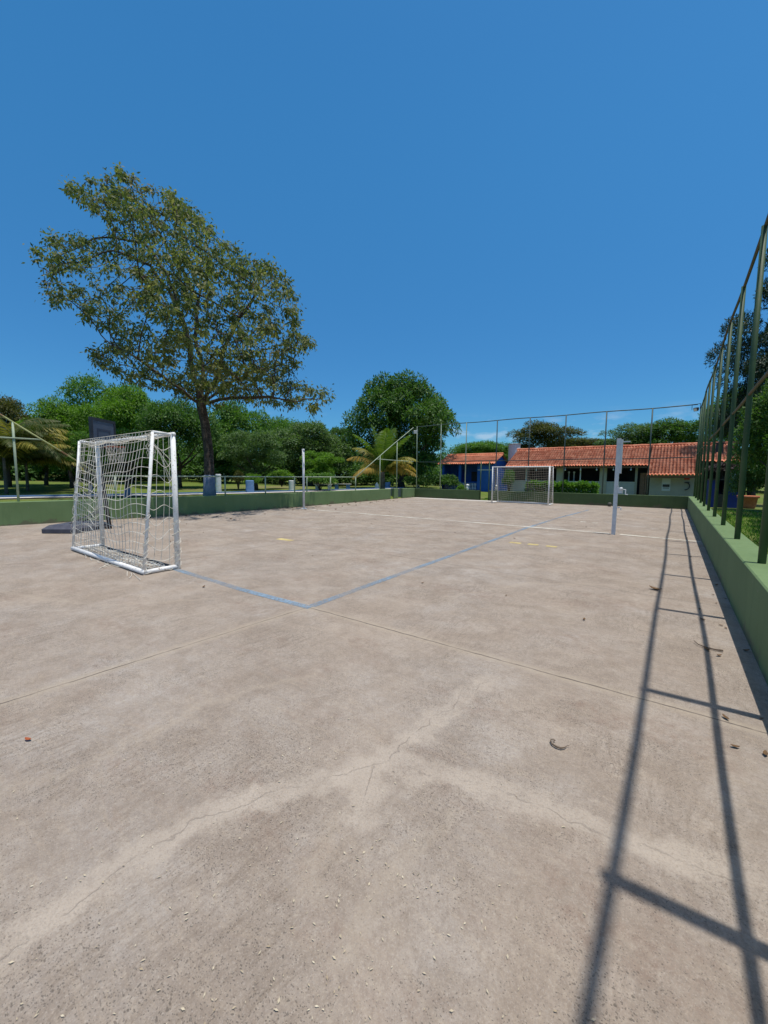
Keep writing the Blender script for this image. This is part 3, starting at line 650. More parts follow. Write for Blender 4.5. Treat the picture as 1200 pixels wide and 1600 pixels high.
        # bundled cord spiralling round the lower right post and the near stay
        for kx, (ax, ay, bx, by, z0, z1, rad) in enumerate([(x1,yf,x1,yf,0.05,0.78,0.052),(x1,yb,x1,yt+(yb-yt)*0.6,0.05,0.9,0.033),(x0,yb,x0,yt+(yb-yt)*0.4,0.3,1.4,0.030)]):
            for w in range(2):
                pts = []
                for q in range(40):
                    t = q/39; a = t*math.pi*2*(4+w) + w*2
                    pts.append((ax+(bx-ax)*t+math.cos(a)*rad*(1+0.3*math.sin(q*1.7+w)), ay+(by-ay)*t+math.sin(a)*rad*(1+0.3*math.cos(q*2.1+w)), z0+(z1-z0)*t))
                mb.tube(pts, 0.0045, 4, False)
        o = mb.build('net', M['net'], root)
    else:
        net_surface(mb, back, 25, 17, r, 2, 2, 0.004, rnd)
        net_surface(mb, side(x0), 6, 16, r, 2, 2); net_surface(mb, side(x1), 6, 16, r, 2, 2)
        o = mb.build('net', M['net_old'], root)
    return root
goal(-9.40, -6.30, 3.05, 2.55, 2.76, 2.13, 'white goal with torn net near the camera, seen from behind', 1, 5, True)
goal(-8.39, -5.29, 22.05, 23.05, 22.75, 2.08, 'white goal with brownish net in front of the far green wall', -1, 9, False)

# ------------------------------------------------------------------ volleyball posts
root = empty('net_post', (-1.2,12.03,0), 'square white net post on the right of the court', 'net post')
mb = MB(); mb.box(-1.245,-1.155,11.985,12.075,0,2.53); mb.build('post', M['galv'], root)
mb = MB(); mb.box(-1.153,-1.105,11.98,12.08,1.62,2.50); mb.bar((-1.1,12.03,2.44),(-0.94,12.03,2.44),0.03,0.03); mb.build('slide_plate', M['white_paint'], root)
mb = MB(); mb.box(-1.153,-1.05,11.985,12.07,1.10,1.25); mb.tube([(-1.03,12.03,1.2),(-0.98,12.0,1.2),(-0.98,11.98,1.08),(-0.93,11.98,1.07)],0.012,8)
mb.sphere((-1.08,11.97,1.22),0.04,8); mb.build('winch', M['white_paint'], root)
mb = MB(); mb.tube([(-1.14,12.03,0.72),(-1.06,12.03,0.72),(-1.06,12.03,0.66)],0.014,8); mb.build('hook', M['galv'], root)
root = empty('net_post', (-13.34,12.13,0), 'round white net post beside the left wall', 'net post')
mb = MB(); mb.tube([(-13.34,12.13,0),(-13.34,12.13,2.66)],0.05,14); mb.build('post', M['galv'], root, smooth=True)
mb = MB(); mb.lathe((-13.34,12.13,0),[(0.06,0.0),(0.14,0.0),(0.13,0.025),(0.06,0.03)],14); mb.build('base_flange', M['galv'], root)
mb = MB(); mb.lathe((-13.34,12.13,2.62),[(0.064,0.0),(0.066,0.03),(0.05,0.055)],14); mb.build('cap', M['white_paint'], root)

# ------------------------------------------------------------------ basketball hoop
PB = Vector((-12.42,4.22,0)); nrm = Vector((0.785,0.62,0)).normalized(); tv = Vector((-0.62,0.785,0)).normalized(); UZ = Vector((0,0,1)); PT = PB - nrm*0.26 + UZ*2.5
root = empty('basketball_hoop', PB, 'portable dark basketball hoop standing behind the near goal', 'basketball hoop')
mb = MB()
bc = PB - nrm*0.62 - tv*0.35
b0 = [bc+nrm*a*0.42+tv*b*0.62 for a,b in ((-1,-1),(1,-1),(1,1),(-1,1))]; b1 = [bc+nrm*a*0.33+tv*b*0.50+UZ*0.20 for a,b in ((-1,-1),(1,-1),(1,1),(-1,1))]
b05 = [p+UZ*0.11 for p in b0]
mb.add([p+UZ*0.01 for p in b0]+b05+b1, [(3,2,1,0)]+[(i,(i+1)%4,4+(i+1)%4,4+i) for i in range(4)]+[(4+i,4+(i+1)%4,8+(i+1)%4,8+i) for i in range(4)]+[(8,9,10,11)])
mb.build('base', M['dark_plastic'], root)
mb = MB(); mb.tube([PB, PB.lerp(PT,0.5)-nrm*0.0, PT],0.05,12); mb.build('pole', M['dark_steel'], root, smooth=True)
mb = MB()
for s in (-1,1): mb.tube([bc-nrm*0.05+tv*0.25*s+UZ*0.18, PB+UZ*0.62],0.018,8)
mb.tube([bc+nrm*0.3+UZ*0.08, PB+UZ*0.06],0.03,8); mb.build('strut', M['dark_steel'], root)
BC = PT + nrm*0.22 + UZ*0.06
mb = MB()
for z in (2.35,2.55):
    mb = MB(); mb.bar(PT+UZ*(z-2.5), PT+nrm*0.20+UZ*(z-2.45),0.04,0.04); mb.build('board_arm', M['dark_steel'], root)
bbd = empty  # (backboard is one part with sub-parts)
mb = MB(); mb.obox(BC, tv, nrm, UZ, 0.48, 0.02, 0.38); board = mb.build('backboard', M['board_panel'], root)
mb = MB()
for s in (-1,1):
    mb.obox(BC+UZ*0.365*s, tv, nrm, UZ, 0.49, 0.032, 0.035); mb.obox(BC+tv*0.455*s, tv, nrm, UZ, 0.035, 0.031, 0.33)
mb.build('frame', M['board_edge'], board)
mb = MB(); q = BC - UZ*0.10 + nrm*0.022
for s in (-1,1): mb.obox(q+tv*0.24*s, tv, nrm, UZ, 0.025, 0.003, 0.20)
mb.obox(q+UZ*0.205, tv, nrm, UZ, 0.265, 0.0035, 0.024); mb.build('target_square', M['board'], board)
RC = BC - UZ*0.33 + nrm*0.30
mb = MB(); mb.tube([RC+(nrm*math.cos(a)+tv*math.sin(a))*0.225 for a in [2*math.pi*i/24 for i in range(25)]],0.011,6,False); mb.bar(RC-nrm*0.28-UZ*0.02, RC-nrm*0.22-UZ*0.01,0.12,0.02)
rim = mb.build('rim', M['rim'], root)
mb = MB()
for sgn in (1,-1):
    for i in range(12):
        pts = []
        for k in range(7):
            t = k/6; a = 2*math.pi*i/12 + sgn*t*1.1; rr = 0.22-0.10*t+0.02*t*t; pts.append(RC+(nrm*math.cos(a)+tv*math.sin(a))*rr-UZ*0.42*t)
        mb.tube(pts,0.006,4,False)
mb.build('hoop_net', M['net_old'], root)

# ------------------------------------------------------------------ foliage builders
def leaf_quads(C, D, N, L, W, fold=0.15):
    """C bases, D axis, N normal: kite-shaped folded leaves"""
    S = np.cross(D, N); S /= (np.linalg.norm(S, axis=1, keepdims=True)+1e-9)
    L = L[:,None]; W = W[:,None]
    mid = C + D*L*0.45 + N*W*fold
    V = np.stack([C, mid+S*W*0.5, C+D*L, mid-S*W*0.5], axis=1).reshape(-1,3)
    Fq = np.arange(len(C)*4).reshape(-1,4)
    return V, Fq
def unit(a): return a/(np.linalg.norm(a, axis=1, keepdims=True)+1e-9)
def rand_dirs(g, n): return unit(g.normal(size=(n,3)))
def crown_mesh(seed, nclump, nleaf, leaf=0.06, sq=0.9, low=-0.75, rclump=(0.20,0.34), fill=0.25, droop=0.35, ratio=0.42, shape='dome'):
    """unit crown: radius 1, centred on 0, made of leaf clumps"""
    g = np.random.default_rng(seed)
    cs = []
    while len(cs) < nclump:
        d = unit(g.normal(size=(1,3)))[0]
        if d[2] < low: continue
        rad = g.uniform(0.62, 0.86) if g.random() > fill else g.uniform(0.1,0.6)
        if shape == 'cone': w = 1-0.55*max(0,d[2]); d = np.array([d[0]*w, d[1]*w, d[2]*1.25])
        wob = 1+0.20*math.sin(3*math.atan2(d[1],d[0])+seed)+0.10*math.sin(5*d[2]+seed*2)
        c = d*rad*np.array([wob,wob,sq])
        if all(np.linalg.norm(c-o) > 0.13 for o in cs): cs.append(c)
        elif g.random() < 0.06: cs.append(c)
    cs = np.array(cs); rc = g.uniform(rclump[0], rclump[1], nclump)
    per = g.choice(nclump, size=nleaf, p=rc**2/np.sum(rc**2))
    d = rand_dirs(g, nleaf); d[:,2] = np.where(d[:,2] < -0.3, -d[:,2]*0.6, d[:,2]); d = unit(d)
    rr = rc[per]*g.uniform(0.55, 1.06, nleaf)**0.7
    C = cs[per] + d*rr[:,None]*np.array([1,1,0.85])
    out = unit(cs[per]*np.array([0.6,0.6,0.6]) + d*0.8)
    D = unit(out*0.7 + rand_dirs(g,nleaf)*0.75 + np.array([0,0,-droop]))
    N = unit(d*0.8 + np.array([0,0,0.75]) + rand_dirs(g,nleaf)*0.45)
    L = leaf*g.uniform(0.7,1.35,nleaf)
    return leaf_quads(C, D, N, L, L*ratio*g.uniform(0.8,1.2,nleaf))
def mesh_data(name, V, Fq):
    me = bpy.data.meshes.new(name); V = np.asarray(V,np.float32); Fq = np.asarray(Fq,np.int32); k = Fq.shape[1]
    me.vertices.add(len(V)); me.vertices.foreach_set('co', V.ravel()); me.loops.add(Fq.size); me.loops.foreach_set('vertex_index', Fq.ravel())
    me.polygons.add(len(Fq)); me.polygons.foreach_set('loop_start', np.arange(0,Fq.size,k,dtype=np.int32)); me.update(calc_edges=True); me.materials.append(None)
    return me
CROWN = [mesh_data('crown', *crown_mesh(3, 70, 22000, 0.062, 0.85)),
         mesh_data('crown', *crown_mesh(8, 58, 21000, 0.066, 0.95, low=-0.6)),
         mesh_data('crown', *crown_mesh(21, 80, 23000, 0.058, 0.75, low=-0.5)),
         mesh_data('crown', *crown_mesh(34, 46, 15000, 0.075, 1.0, low=-0.8, rclump=(0.18,0.30), fill=0.15)),
         mesh_data('crown', *crown_mesh(55, 64, 21000, 0.06, 0.9, low=-0.9))]
HERO = mesh_data('crown', *crown_mesh(13, 150, 40000, 0.052, 0.92, low=-0.95, rclump=(0.13,0.24), fill=0.22))
SPARSE = mesh_data('crown', *crown_mesh(44, 80, 36000, 0.055, 1.25, low=-0.95, rclump=(0.13,0.25), fill=0.42, ratio=0.26, shape='cone'))
SHRUB = mesh_data('foliage', *crown_mesh(17, 34, 3600, 0.13, 0.8, low=-0.3, rclump=(0.25,0.42)))
def crown_obj(data, root, zc, rx, ry, rz, rot, mat, name='crown'):
    o = bpy.data.objects.new(name, data); COL.objects.link(o); o.parent = root
    o.location = (0,0,zc); o.scale = (rx,ry,rz); o.rotation_euler = (0,0,rot)
    o.material_slots[0].link = 'OBJECT'; o.material_slots[0].material = mat
    return o
def trunk_obj(root, h, r, seed, bark, spread=1.0, limbs=5, paint=0.0):
    rd = random.Random(seed); mb = MB()
    tp = [Vector((rd.uniform(-1,1)*0.12*h*t, rd.uniform(-1,1)*0.12*h*t, h*t)) for t in (0,0.25,0.5,0.75,1.0)]; tp[0] = Vector((0,0,-0.25))
    mb.tube(tp, [r*1.35,r*1.05,r*0.92,r*0.8,r*0.5], 10)
    for k in range(limbs):
        a = 2*math.pi*k/limbs+rd.random(); s = tp[2].lerp(tp[4], rd.random()*0.8)
        e = s+Vector((math.cos(a)*spread, math.sin(a)*spread, spread*rd.uniform(0.5,1.0)))
        mid = s.lerp(e,0.5)+Vector((0,0,-0.08*spread))
        mb.tube([s,mid,e],[r*0.5,r*0.36,r*0.15],7)
    off = root.matrix_basis.translation
    mb.v = [(v[0]+off[0], v[1]+off[1], v[2]+off[2]) for v in mb.v]
    t = mb.build('trunk', bark, root, smooth=True)
    if paint:
        pb = MB(); pb.tube([tp[0]+off, tp[0].lerp(tp[1], min(1,paint/(0.25*h)))+off],[r*1.42,r*1.25],12); pb.build('painted_base', M['limewash'], t, smooth=True)
    return t
def tree(px, dist, ytop, wpx, data, mat, label, seed=1, base=0.32, name='leafy_tree', bark='bark', paint=0, group=None, ry=1.0, ybase=None, limbs=5):
    x, y = at_dist(px, dist); gz = ground_z(x, y)
    depth = Vector((x,y,0)).dot(fw)
    top = z_at(ytop, px, dist); rad = wpx/2*depth/F_PX
    H = top-gz; zb = H*base                                 # bottom of the crown
    if ybase is not None: zb = z_at(ybase, px, dist)-gz
    root = empty(name, (x,y,gz), label, 'tree', group)
    zc = (H+zb)/2; rz = (H-zb)/2
    crown_obj(data, root, zc, rad*0.93, rad*0.93*ry, rz, seed*1.7, mat)
    trunk_obj(root, max(0.6,zb+rz*0.5), max(0.10,rad*0.055), seed, M[bark], rad*0.6, limbs, paint)
    return root

# ------------------------------------------------------------------ the big leaning tree
def big_tree():
    TX, TY = -16.9, 9.70; gz = 0.30
    root = empty('big_tree', (TX,TY,gz), 'tall spreading tree with thinning olive brown crown behind the left wall', 'tree')
    O = Vector((TX,TY,0)); depth = (O-EYE).dot(fw)
    def w(px, py, off=0.0):
        d = ray(px, py); return EYE + d*((depth+off)/d.dot(fw))
    q = [(200,105),(260,90),(300,75),(345,88),(395,45),(430,58),(460,95),(510,110),(560,120),(600,150),(640,180),(700,230),(740,290),(800,315),(860,350),(930,365),(965,410),(985,450),(990,490),(1000,520),(1010,580),(1050,640),(1040,680),(1000,710),(960,740),(1030,775),(1120,800),(1090,840),(1065,862),(980,855),(900,842),(800,835),(700,850),(640,830),(560,795),(430,765),(370,725),(270,700),(300,665),(350,640),(385,590),(290,572),(260,545),(230,515),(160,515),(140,440),(165,390),(160,365),(110,325),(150,270),(185,255),(250,265),(300,285),(350,290),(378,245),(330,215),(290,195),(240,140)]
    poly = [(x/2.143, 240+y/2.143) for x,y in q]
    def inside(x,y):
        c = False; n = len(poly)
        for i in range(n):
            x1,y1 = poly[i]; x2,y2 = poly[(i+1)%n]
            if (y1>y) != (y2>y) and x < (x2-x1)*(y-y1)/(y2-y1)+x1: c = not c
        return c
    def edge(x,y):
        b = 1e9
        for i in range(len(poly)):
            x1,y1 = poly[i]; x2,y2 = poly[(i+1)%len(poly)]; dx,dy = x2-x1,y2-y1
            t = max(0,min(1,((x-x1)*dx+(y-y1)*dy)/(dx*dx+dy*dy))); b = min(b, math.hypot(x-x1-dx*t,y-y1-dy*t))
        return b
    rd = random.Random(4); A = []
    while len(A) < 1550:
        x,y = rd.uniform(50,530), rd.uniform(258,650)
        if not inside(x,y): continue
        e = edge(x,y)
        if e < 3 and rd.random() < 0.5: continue
        # thinner foliage inside the lower middle, where the limbs show against the sky
        hole = math.exp(-(((x-300)/75)**2+((y-485)/45)**2)) + 0.75*math.exp(-(((x-400)/70)**2+((y-560)/35)**2)) + 0.6*math.exp(-(((x-190)/40)**2+((y-400)/25)**2))
        if rd.random() < 0.60*hole: continue
        t = min(5.2, 0.9+e*0.06)
        A.append(w(x,y,rd.uniform(-1.15*t,0.8*t)))
        if mnoise.noise(A[-1]*0.58) < 0.0 and rd.random() < 0.88 and e > 8: A.pop()
    cnt = 0
    while cnt < 240:                                                   # the boughs that overhang the court wall and shade it
        z = rd.uniform(5.2,11.0); p = Vector((-14.5+0.172*z+rd.gauss(0,0.24), rd.uniform(6.3,12.2), z)); d = p-EYE; dz_ = d.dot(fw)
        if inside(600+F_PX*d.dot(rt)/dz_, 800-F_PX*d.dot(up)/dz_): A.append(p); cnt += 1
    A = np.array([tuple(a) for a in A])
    # trunk and the first forks, then space colonisation
    tr = [w(328,790,0), w(327,745,0), w(326,705,0.05), w(321,665,0.0), w(314,632,-0.05)]; tr[0] = Vector((tr[0].x,tr[0].y,gz-0.2))
    nodes = [np.array(tuple(p)) for p in tr]; par = [-1,0,1,2,3]
    def limb(start, pts):
        i = start
        for p in pts:
            a = nodes[i]; b = np.array(tuple(p)); n = max(1,int(np.linalg.norm(b-a)/0.5))
            for k in range(1,n+1):
                nodes.append(a+(b-a)*k/n+np.array([rd.uniform(-.05,.05) for _ in range(3)])*(k<n)); par.append(i); i = len(nodes)-1
        return i
    a = limb(4,[w(303,590,-0.3),w(296,540,-0.5),w(285,500,-0.6)]); limb(a,[w(265,455,-1.2),w(235,415,-1.6),w(190,395,-1.8)]); limb(a,[w(262,430,0.5),w(225,380,0.8)])
    b = limb(4,[w(318,590,0.4),w(305,525,0.8),w(310,470,1.2)]); limb(b,[w(325,420,1.6)]); limb(b,[w(290,430,0.2),w(240,350,0.0)])
    c = limb(4,[w(335,600,0.0),w(350,545,-0.4)]); limb(c,[w(375,495,-1.2),w(400,460,-1.6)]); limb(c,[w(335,500,0.8)])
    d = limb(4,[w(350,605,0.8),w(395,580,1.2),w(440,570,1.0)]); limb(4,[w(360,622,-1.0),w(410,620,-1.6),w(465,628,-1.8)]); limb(4,[w(270,600,-1.4),w(215,560,-2.0),w(175,540,-2.0)]); limb(4,[w(280,610,1.4),w(225,590,2.0)])
    N = np.array(nodes); best = np.full(len(A),1e9); bi = np.zeros(len(A),int); alive = np.ones(len(A),bool)
    def upd(new0):
        nonlocal best,bi
        for k in range(new0,len(nodes)):
            dd = np.linalg.norm(A-nodes[k],axis=1); mk = dd < best; best[mk] = dd[mk]; bi[mk] = k
    upd(0); step = 0.34
    for it in range(90):
        alive &= best > 0.42
        if not alive.any(): break
        idx = np.where(alive & (best < 5.0))[0]
        if len(idx) == 0: break
        acc = {}
        for j in idx:
            v = A[j]-nodes[bi[j]]; v = v/np.linalg.norm(v); acc.setdefault(bi[j],[]).append(v)
        n0 = len(nodes)
        for k,vs in acc.items():
            v = np.sum(vs,axis=0)+np.array([rd.gauss(0,.12),rd.gauss(0,.12),rd.gauss(0,.12)+0.03]); L = np.linalg.norm(v)
            if L < 1e-3: continue
            nodes.append(nodes[k]+v/L*step); par.append(k)
        upd(n0)
    n = len(nodes); ch = [[] for _ in range(n)]
    for i,p in enumerate(par):
        if p >= 0: ch[p].append(i)
    rad = [0.0]*n; E_ = 2.05
    for i in range(n-1,-1,-1):
        rad[i] = (0.010**E_ if not ch[i] else sum(rad[c]**E_ for c in ch[i]))**(1/E_)
    k0 = 0.205/rad[3]
    for i in range(n): rad[i] = min(0.36, max(0.011, rad[i]*k0)) if i > 3 else [0.29,0.225,0.205,0.195][i]
    mb = MB(); done = set()
    for i in range(n):
        for c in ch[i]:
            if c in done: continue
            main = max(ch[i], key=lambda q_: rad[q_])
            if i > 0 and c == main and i in done: continue
            pts = [nodes[i],nodes[c]]; rr = [min(rad[i], rad[c]*1.25),rad[c]]; done.add(c); k = c
            while ch[k]:
                k = max(ch[k], key=lambda q_: rad[q_]); done.add(k); pts.append(nodes[k]); rr.append(rad[k])
            mb.tube([Vector(p) for p in pts], rr, 10 if rr[0] > 0.1 else (6 if rr[0] > 0.03 else 4), False)
    t = mb.build('trunk', M['bark'], root, smooth=True)
    pb = MB(); pb.tube([Vector((tr[0].x,tr[0].y,gz-0.1)), tr[0].lerp(tr[1],0.5)+Vector((0,0,0.12)), tr[1]+Vector((0,0,0.06))],[0.315,0.265,0.237],16); pb.build('painted_base', M['limewash'], t, smooth=True)
    # leaves: hanging tufts round the attractors and the twig ends
    g = np.random.default_rng(6)
    tips = np.array([nodes[i] for i in range(n) if not ch[i]])
    src = np.concatenate([A, tips, tips])
    per = g.choice(len(src), size=80000); cen = src[per]
    # tuft density varies, leaving ragged gaps
    dens = g.random(len(src))**1.0; keep = g.random(len(per)) < dens[per]; cen = cen[keep]; m_ = len(cen)
    off = rand_dirs(g,m_)*np.abs(g.normal(0,0.17,m_))[:,None]*np.array([1,1,0.9])
    C = cen+off
    D = unit(unit(off)*0.55+rand_dirs(g,m_)*0.5+np.array([0,0,-0.55])); Nn = unit(rand_dirs(g,m_)*0.7+np.array([0,0,0.55]))
    L = g.uniform(0.11,0.215,m_)
    V,Fq = leaf_quads(C-np.array([TX,TY,gz]),D,Nn,L,L*0.40)
    np_mesh('crown',V,Fq,M['leaf_big'],root)
big_tree()

# ------------------------------------------------------------------ trees of the park
HD, MD, LD, GR, OL = (M[k] for k in ('leaf_dark','leaf_mid','leaf_light','leaf_grey','leaf_olive'))
tree(628, 42, 569, 178, HERO, HD, 'big dome shaped dark green tree rising behind the palm', 2, name='mango_tree', ybase=768, limbs=6)
tree(112, 36, 622, 110, CROWN[1], LD, 'bright light green tree on the lawn left of the near goal', 3, ybase=742)
tree(205, 44, 598, 130, CROWN[0], LD, 'bright green tree standing right behind the basketball hoop', 4, ybase=738)
tree(170, 56, 584, 130, CROWN[4], MD, 'taller mid green tree behind the bright green ones', 5, ybase=735)
tree(280, 36, 606, 130, CROWN[2], HD, 'dark leaved tree behind the big trunk, at its left', 6, ybase=758)
tree(372, 48, 628, 120, CROWN[1], MD, 'mid green tree under the right side of the big leaning crown', 7, ybase=745)
tree(400, 33, 668, 105, CROWN[4], GR, 'grey green bushy tree above the blue bin on the lawn', 8, ybase=752, name='mango_tree')
tree(485, 47, 652, 130, CROWN[0], GR, 'wide grey green tree crown above the left net post', 9, ybase=752, name='mango_tree')
tree(440, 58, 640, 110, CROWN[2], MD, 'mid green tree far back between the two grey green crowns', 10, ybase=745)
tree(530, 52, 662, 70, CROWN[3], HD, 'dark tree tucked left of the dome shaped tree', 11, ybase=752)
tree(498, 34, 702, 72, CROWN[3], LD, 'small bright green tree just right of the left net post', 12, ybase=757)
tree(754, 62, 683, 110, CROWN[2], MD, 'low green tree behind the blue house roof', 13, ybase=735)
tree(843, 58, 655, 104, CROWN[0], OL, 'olive green round tree behind the left part of the long roof', 14, ybase=722)
tree(905, 70, 680, 120, CROWN[2], OL, 'low olive tree line behind the middle of the long roof', 15, ybase=722)
tree(985, 62, 660, 110, CROWN[4], GR, 'grey green tree behind the roof right of the square net post', 16, ybase=722)
tree(1062, 60, 652, 120, CROWN[1], HD, 'dark tree behind the roof at the far corner of the fence', 17, ybase=722)
tree(1177, 40, 452, 165, SPARSE, M['leaf_blue'], 'tall airy bluish tree towering behind the right fence', 18, name='casuarina_tree', ybase=690)
tree(1150, 46, 598, 100, CROWN[0], MD, 'leafy green tree beneath the tall bluish one, behind the roof', 19, ybase=715)
tree(1252, 22, 570, 170, CROWN[1], HD, 'dark dense tree right beyond the right fence', 20, ybase=800)
tree(1250, 27, 615, 160, CROWN[4], HD, 'low dark tree shading the lawn beyond the right fence', 21, ybase=800)
tree(-40, 30, 545, 90, CROWN[3], OL, 'tall tree whose leaves just reach in at the left edge', 22, ybase=620)
tree(12, 38, 612, 120, CROWN[0], OL, 'dense olive tree behind the drooping palms at the left edge', 24, ybase=752)
tree(72, 40, 640, 90, CROWN[4], MD, 'mid green tree between the drooping palms and the bright green trees', 25, ybase=752)
def side_tree(x, y, r, h, data, mat, label, seed):
    root = empty('leafy_tree', (x,y,ground_z(x,y)), label, 'tree'); zb = h*0.34
    crown_obj(data, root, (h+zb)/2, r, r, (h-zb)/2, seed, mat); trunk_obj(root, zb+1.0, 0.17, seed, M['bark'], r*0.6)
side_tree(5.1, 8.0, 2.9, 8.0, CROWN[0], HD, 'dark leafy tree shading the nearest strip of lawn beyond the right wall', 41)
side_tree(5.3, 12.8, 3.1, 8.5, CROWN[1], HD, 'dark leafy tree shading the middle of the lawn beyond the right wall', 42)
side_tree(5.2, 17.4, 2.8, 8.0, CROWN[4], HD, 'dark leafy tree at the right edge, in front of the terracotta pot', 43)
# trees with painted trunks standing on the lawn
for px, d, yt, wpx, lab, sd in [(140,30,672,70,'small tree with pale blue painted trunk seen through the left of the near net',31),(197,24,668,84,'small tree with pale blue painted trunk seen through the right of the near net',32)]:
    tree(px, d, yt, wpx, CROWN[3], MD, lab, sd, paint=1.1, ybase=735, limbs=3)
# far wood closing the view
def far_wood():
    g = np.random.default_rng(5); Vs = []; Fs = []; n0 = 0
    for k in range(46):
        px = -150 + k*33 + g.uniform(-10,10); dist = g.uniform(72,95); x,y = at_dist(px, dist)
        if px > 700: ztop = z_at(g.uniform(694,706), px, dist)
        else: ztop = z_at(g.uniform(668,700), px, dist)
        V,Fq = crown_mesh(100+k, 34, 3600, 0.12, 0.9, low=-1.0, rclump=(0.25,0.42)); H = ztop; V = V*np.array([4.6,4.6,H*0.60]) + np.array([x,y,H*0.5])
        Vs.append(V); Fs.append(Fq+n0); n0 += len(V)
    o = np_mesh('wood', np.concatenate(Vs), np.concatenate(Fs), HD); tag(o, 'far dark wood closing the park behind the single trees', 'wood', kind='stuff')
far_wood()
def undergrowth():
    g = np.random.default_rng(15); Vs = []; Fs = []; n0 = 0
    for k in range(47):
        px = -120 + k*17.5 + g.uniform(-8,8); dist = g.uniform(47,60); x,y = at_dist(px, dist); H = g.uniform(2.2,4.6)
        V,Fq = crown_mesh(300+k, 20, 1500, 0.16, 0.9, low=-0.9, rclump=(0.28,0.45)); V = V*np.array([2.6,2.6,H*0.6]) + np.array([x,y,ground_z(x,y)+H*0.42])
        Vs.append(V); Fs.append(Fq+n0); n0 += len(V)
    o = np_mesh('undergrowth', np.concatenate(Vs), np.concatenate(Fs), HD); tag(o, 'dense dark undergrowth under the park trees', 'undergrowth', kind='stuff')
undergrowth()

# ------------------------------------------------------------------ palms
def frond(root, base, az, elev, L, curl, mat, seed, wid=0.55, name='frond', hang=0.5, nleaf=46):
    g = np.random.default_rng(seed); base = Vector(base)
    h = Vector((math.cos(az), math.sin(az), 0)); pts = []; e = elev; p = base.copy(); n = 14
    for i in range(n+1):
        pts.append(p.copy()); p = p + (h*math.cos(e)+Vector((0,0,1))*math.sin(e))*L/n; e -= curl/n*(0.5+i/n)
    mb = MB(); mb.tube(pts, [0.028*(1-0.85*i/n) for i in range(n+1)], 5, False)
    side = h.cross(Vector((0,0,1)))
    for i in range(nleaf):
        t = 0.14+0.86*i/nleaf; f = t*n; k = min(n-1,int(f)); q = pts[k].lerp(pts[k+1], f-k); d = (pts[k+1]-pts[k]).normalized(); nu = side.cross(d)
        ll = wid*math.sin(math.pi*min(1,0.18+t*0.82))**0.6*g.uniform(0.85,1.12)
        for s in (-1,1):
            a = (side*s*0.9 + d*0.55 + nu*0.18 + Vector((0,0,-1))*hang*g.uniform(0.6,1.2)).normalized()
            b = (a + Vector((0,0,-1))*hang*0.9).normalized()
            wv = d*0.034
            m1 = q+a*ll*0.5; m2 = m1+b*ll*0.55
            mb.add([q-wv*0.5, q+wv*0.5, m1+wv, m2, m1-wv], [(0,1,2,4),(4,2,3)])
    return mb.build(name, mat, root)
def palm(px, dist, zc, L, label, specs, trunk_r=0.16, seed=1, name='palm_tree', wid=0.55):
    x,y = at_dist(px,dist); gz = ground_z(x,y); root = empty(name,(x,y,gz),label,'palm')
    top = Vector((x,y,zc))
    mb = MB(); mb.tube([(x,y,gz-0.2),(x,y,gz+0.3),(x,y,zc-0.3),(x,y,zc+0.05)],[trunk_r*1.5,trunk_r*1.15,trunk_r,trunk_r*0.8],12); mb.build('trunk', M['bark_pale'], root, smooth=True)
    for i,(a,e,l,c,mt,hg) in enumerate(specs): frond(root, top, a, e, L*l, c, M[mt], seed*50+i, wid, hang=hg)
# azimuths: 0 = +X. the camera looks roughly along +126 deg; its right is +36 deg
CR = YAW
palm(598, 29, 1.75, 3.7, 'coconut palm with yellow orange drooping fronds behind the far left corner', [
    (CR+0.2,1.45,1.0,0.25,'frond_green',0.25),(CR+2.8,1.42,1.0,0.3,'frond_green',0.25),(CR+1.6,1.3,0.95,0.4,'frond_green',0.3),(CR-1.4,1.25,0.95,0.5,'frond_green',0.3),
    (CR+0.35,1.22,1.0,0.9,'frond_green',0.35),(CR-0.4,1.2,0.95,0.8,'frond_green',0.35),(CR+0.9,1.32,1.0,0.4,'frond_green',0.25),
    (CR+math.pi+0.3,1.28,1.0,1.1,'frond_green',0.5),(CR+math.pi-0.5,1.15,0.95,1.5,'frond_olive',0.6),(CR+math.pi,0.95,0.85,1.7,'frond_dry',0.7),(CR+math.pi-0.9,0.75,0.85,1.7,'frond_olive',0.7),
    (CR+0.1,1.0,0.85,1.9,'frond_olive',0.6),(CR-0.5,0.9,0.75,1.7,'frond_olive',0.6),(CR+0.35,0.75,0.85,2.0,'frond_dry',0.7),(CR-0.15,0.45,0.75,1.5,'frond_dry',0.8),(CR+math.pi+0.6,0.5,0.8,1.9,'frond_dry',0.8)], seed=3, wid=0.8)
def clump_palm(px, dist, label, seed, L, zc):
    zc -= 1.1; rd = random.Random(seed); sp = []
    for i in range(40): sp.append((rd.uniform(0,6.28), rd.uniform(0.5,1.45), rd.uniform(0.7,1.15), rd.uniform(1.4,2.5), rd.choice(['frond_deep','frond_olive','frond_deep','frond_deep']), rd.uniform(0.5,0.9)))
    palm(px, dist, zc, L, label, sp, 0.07, seed, wid=0.75)
clump_palm(8, 30, 'drooping olive brown palm at the left edge of the lawn', 6, 4.2, 3.4)
clump_palm(42, 33, 'smaller drooping palm beside the left fence post, over the grass', 7, 3.2, 3.2)

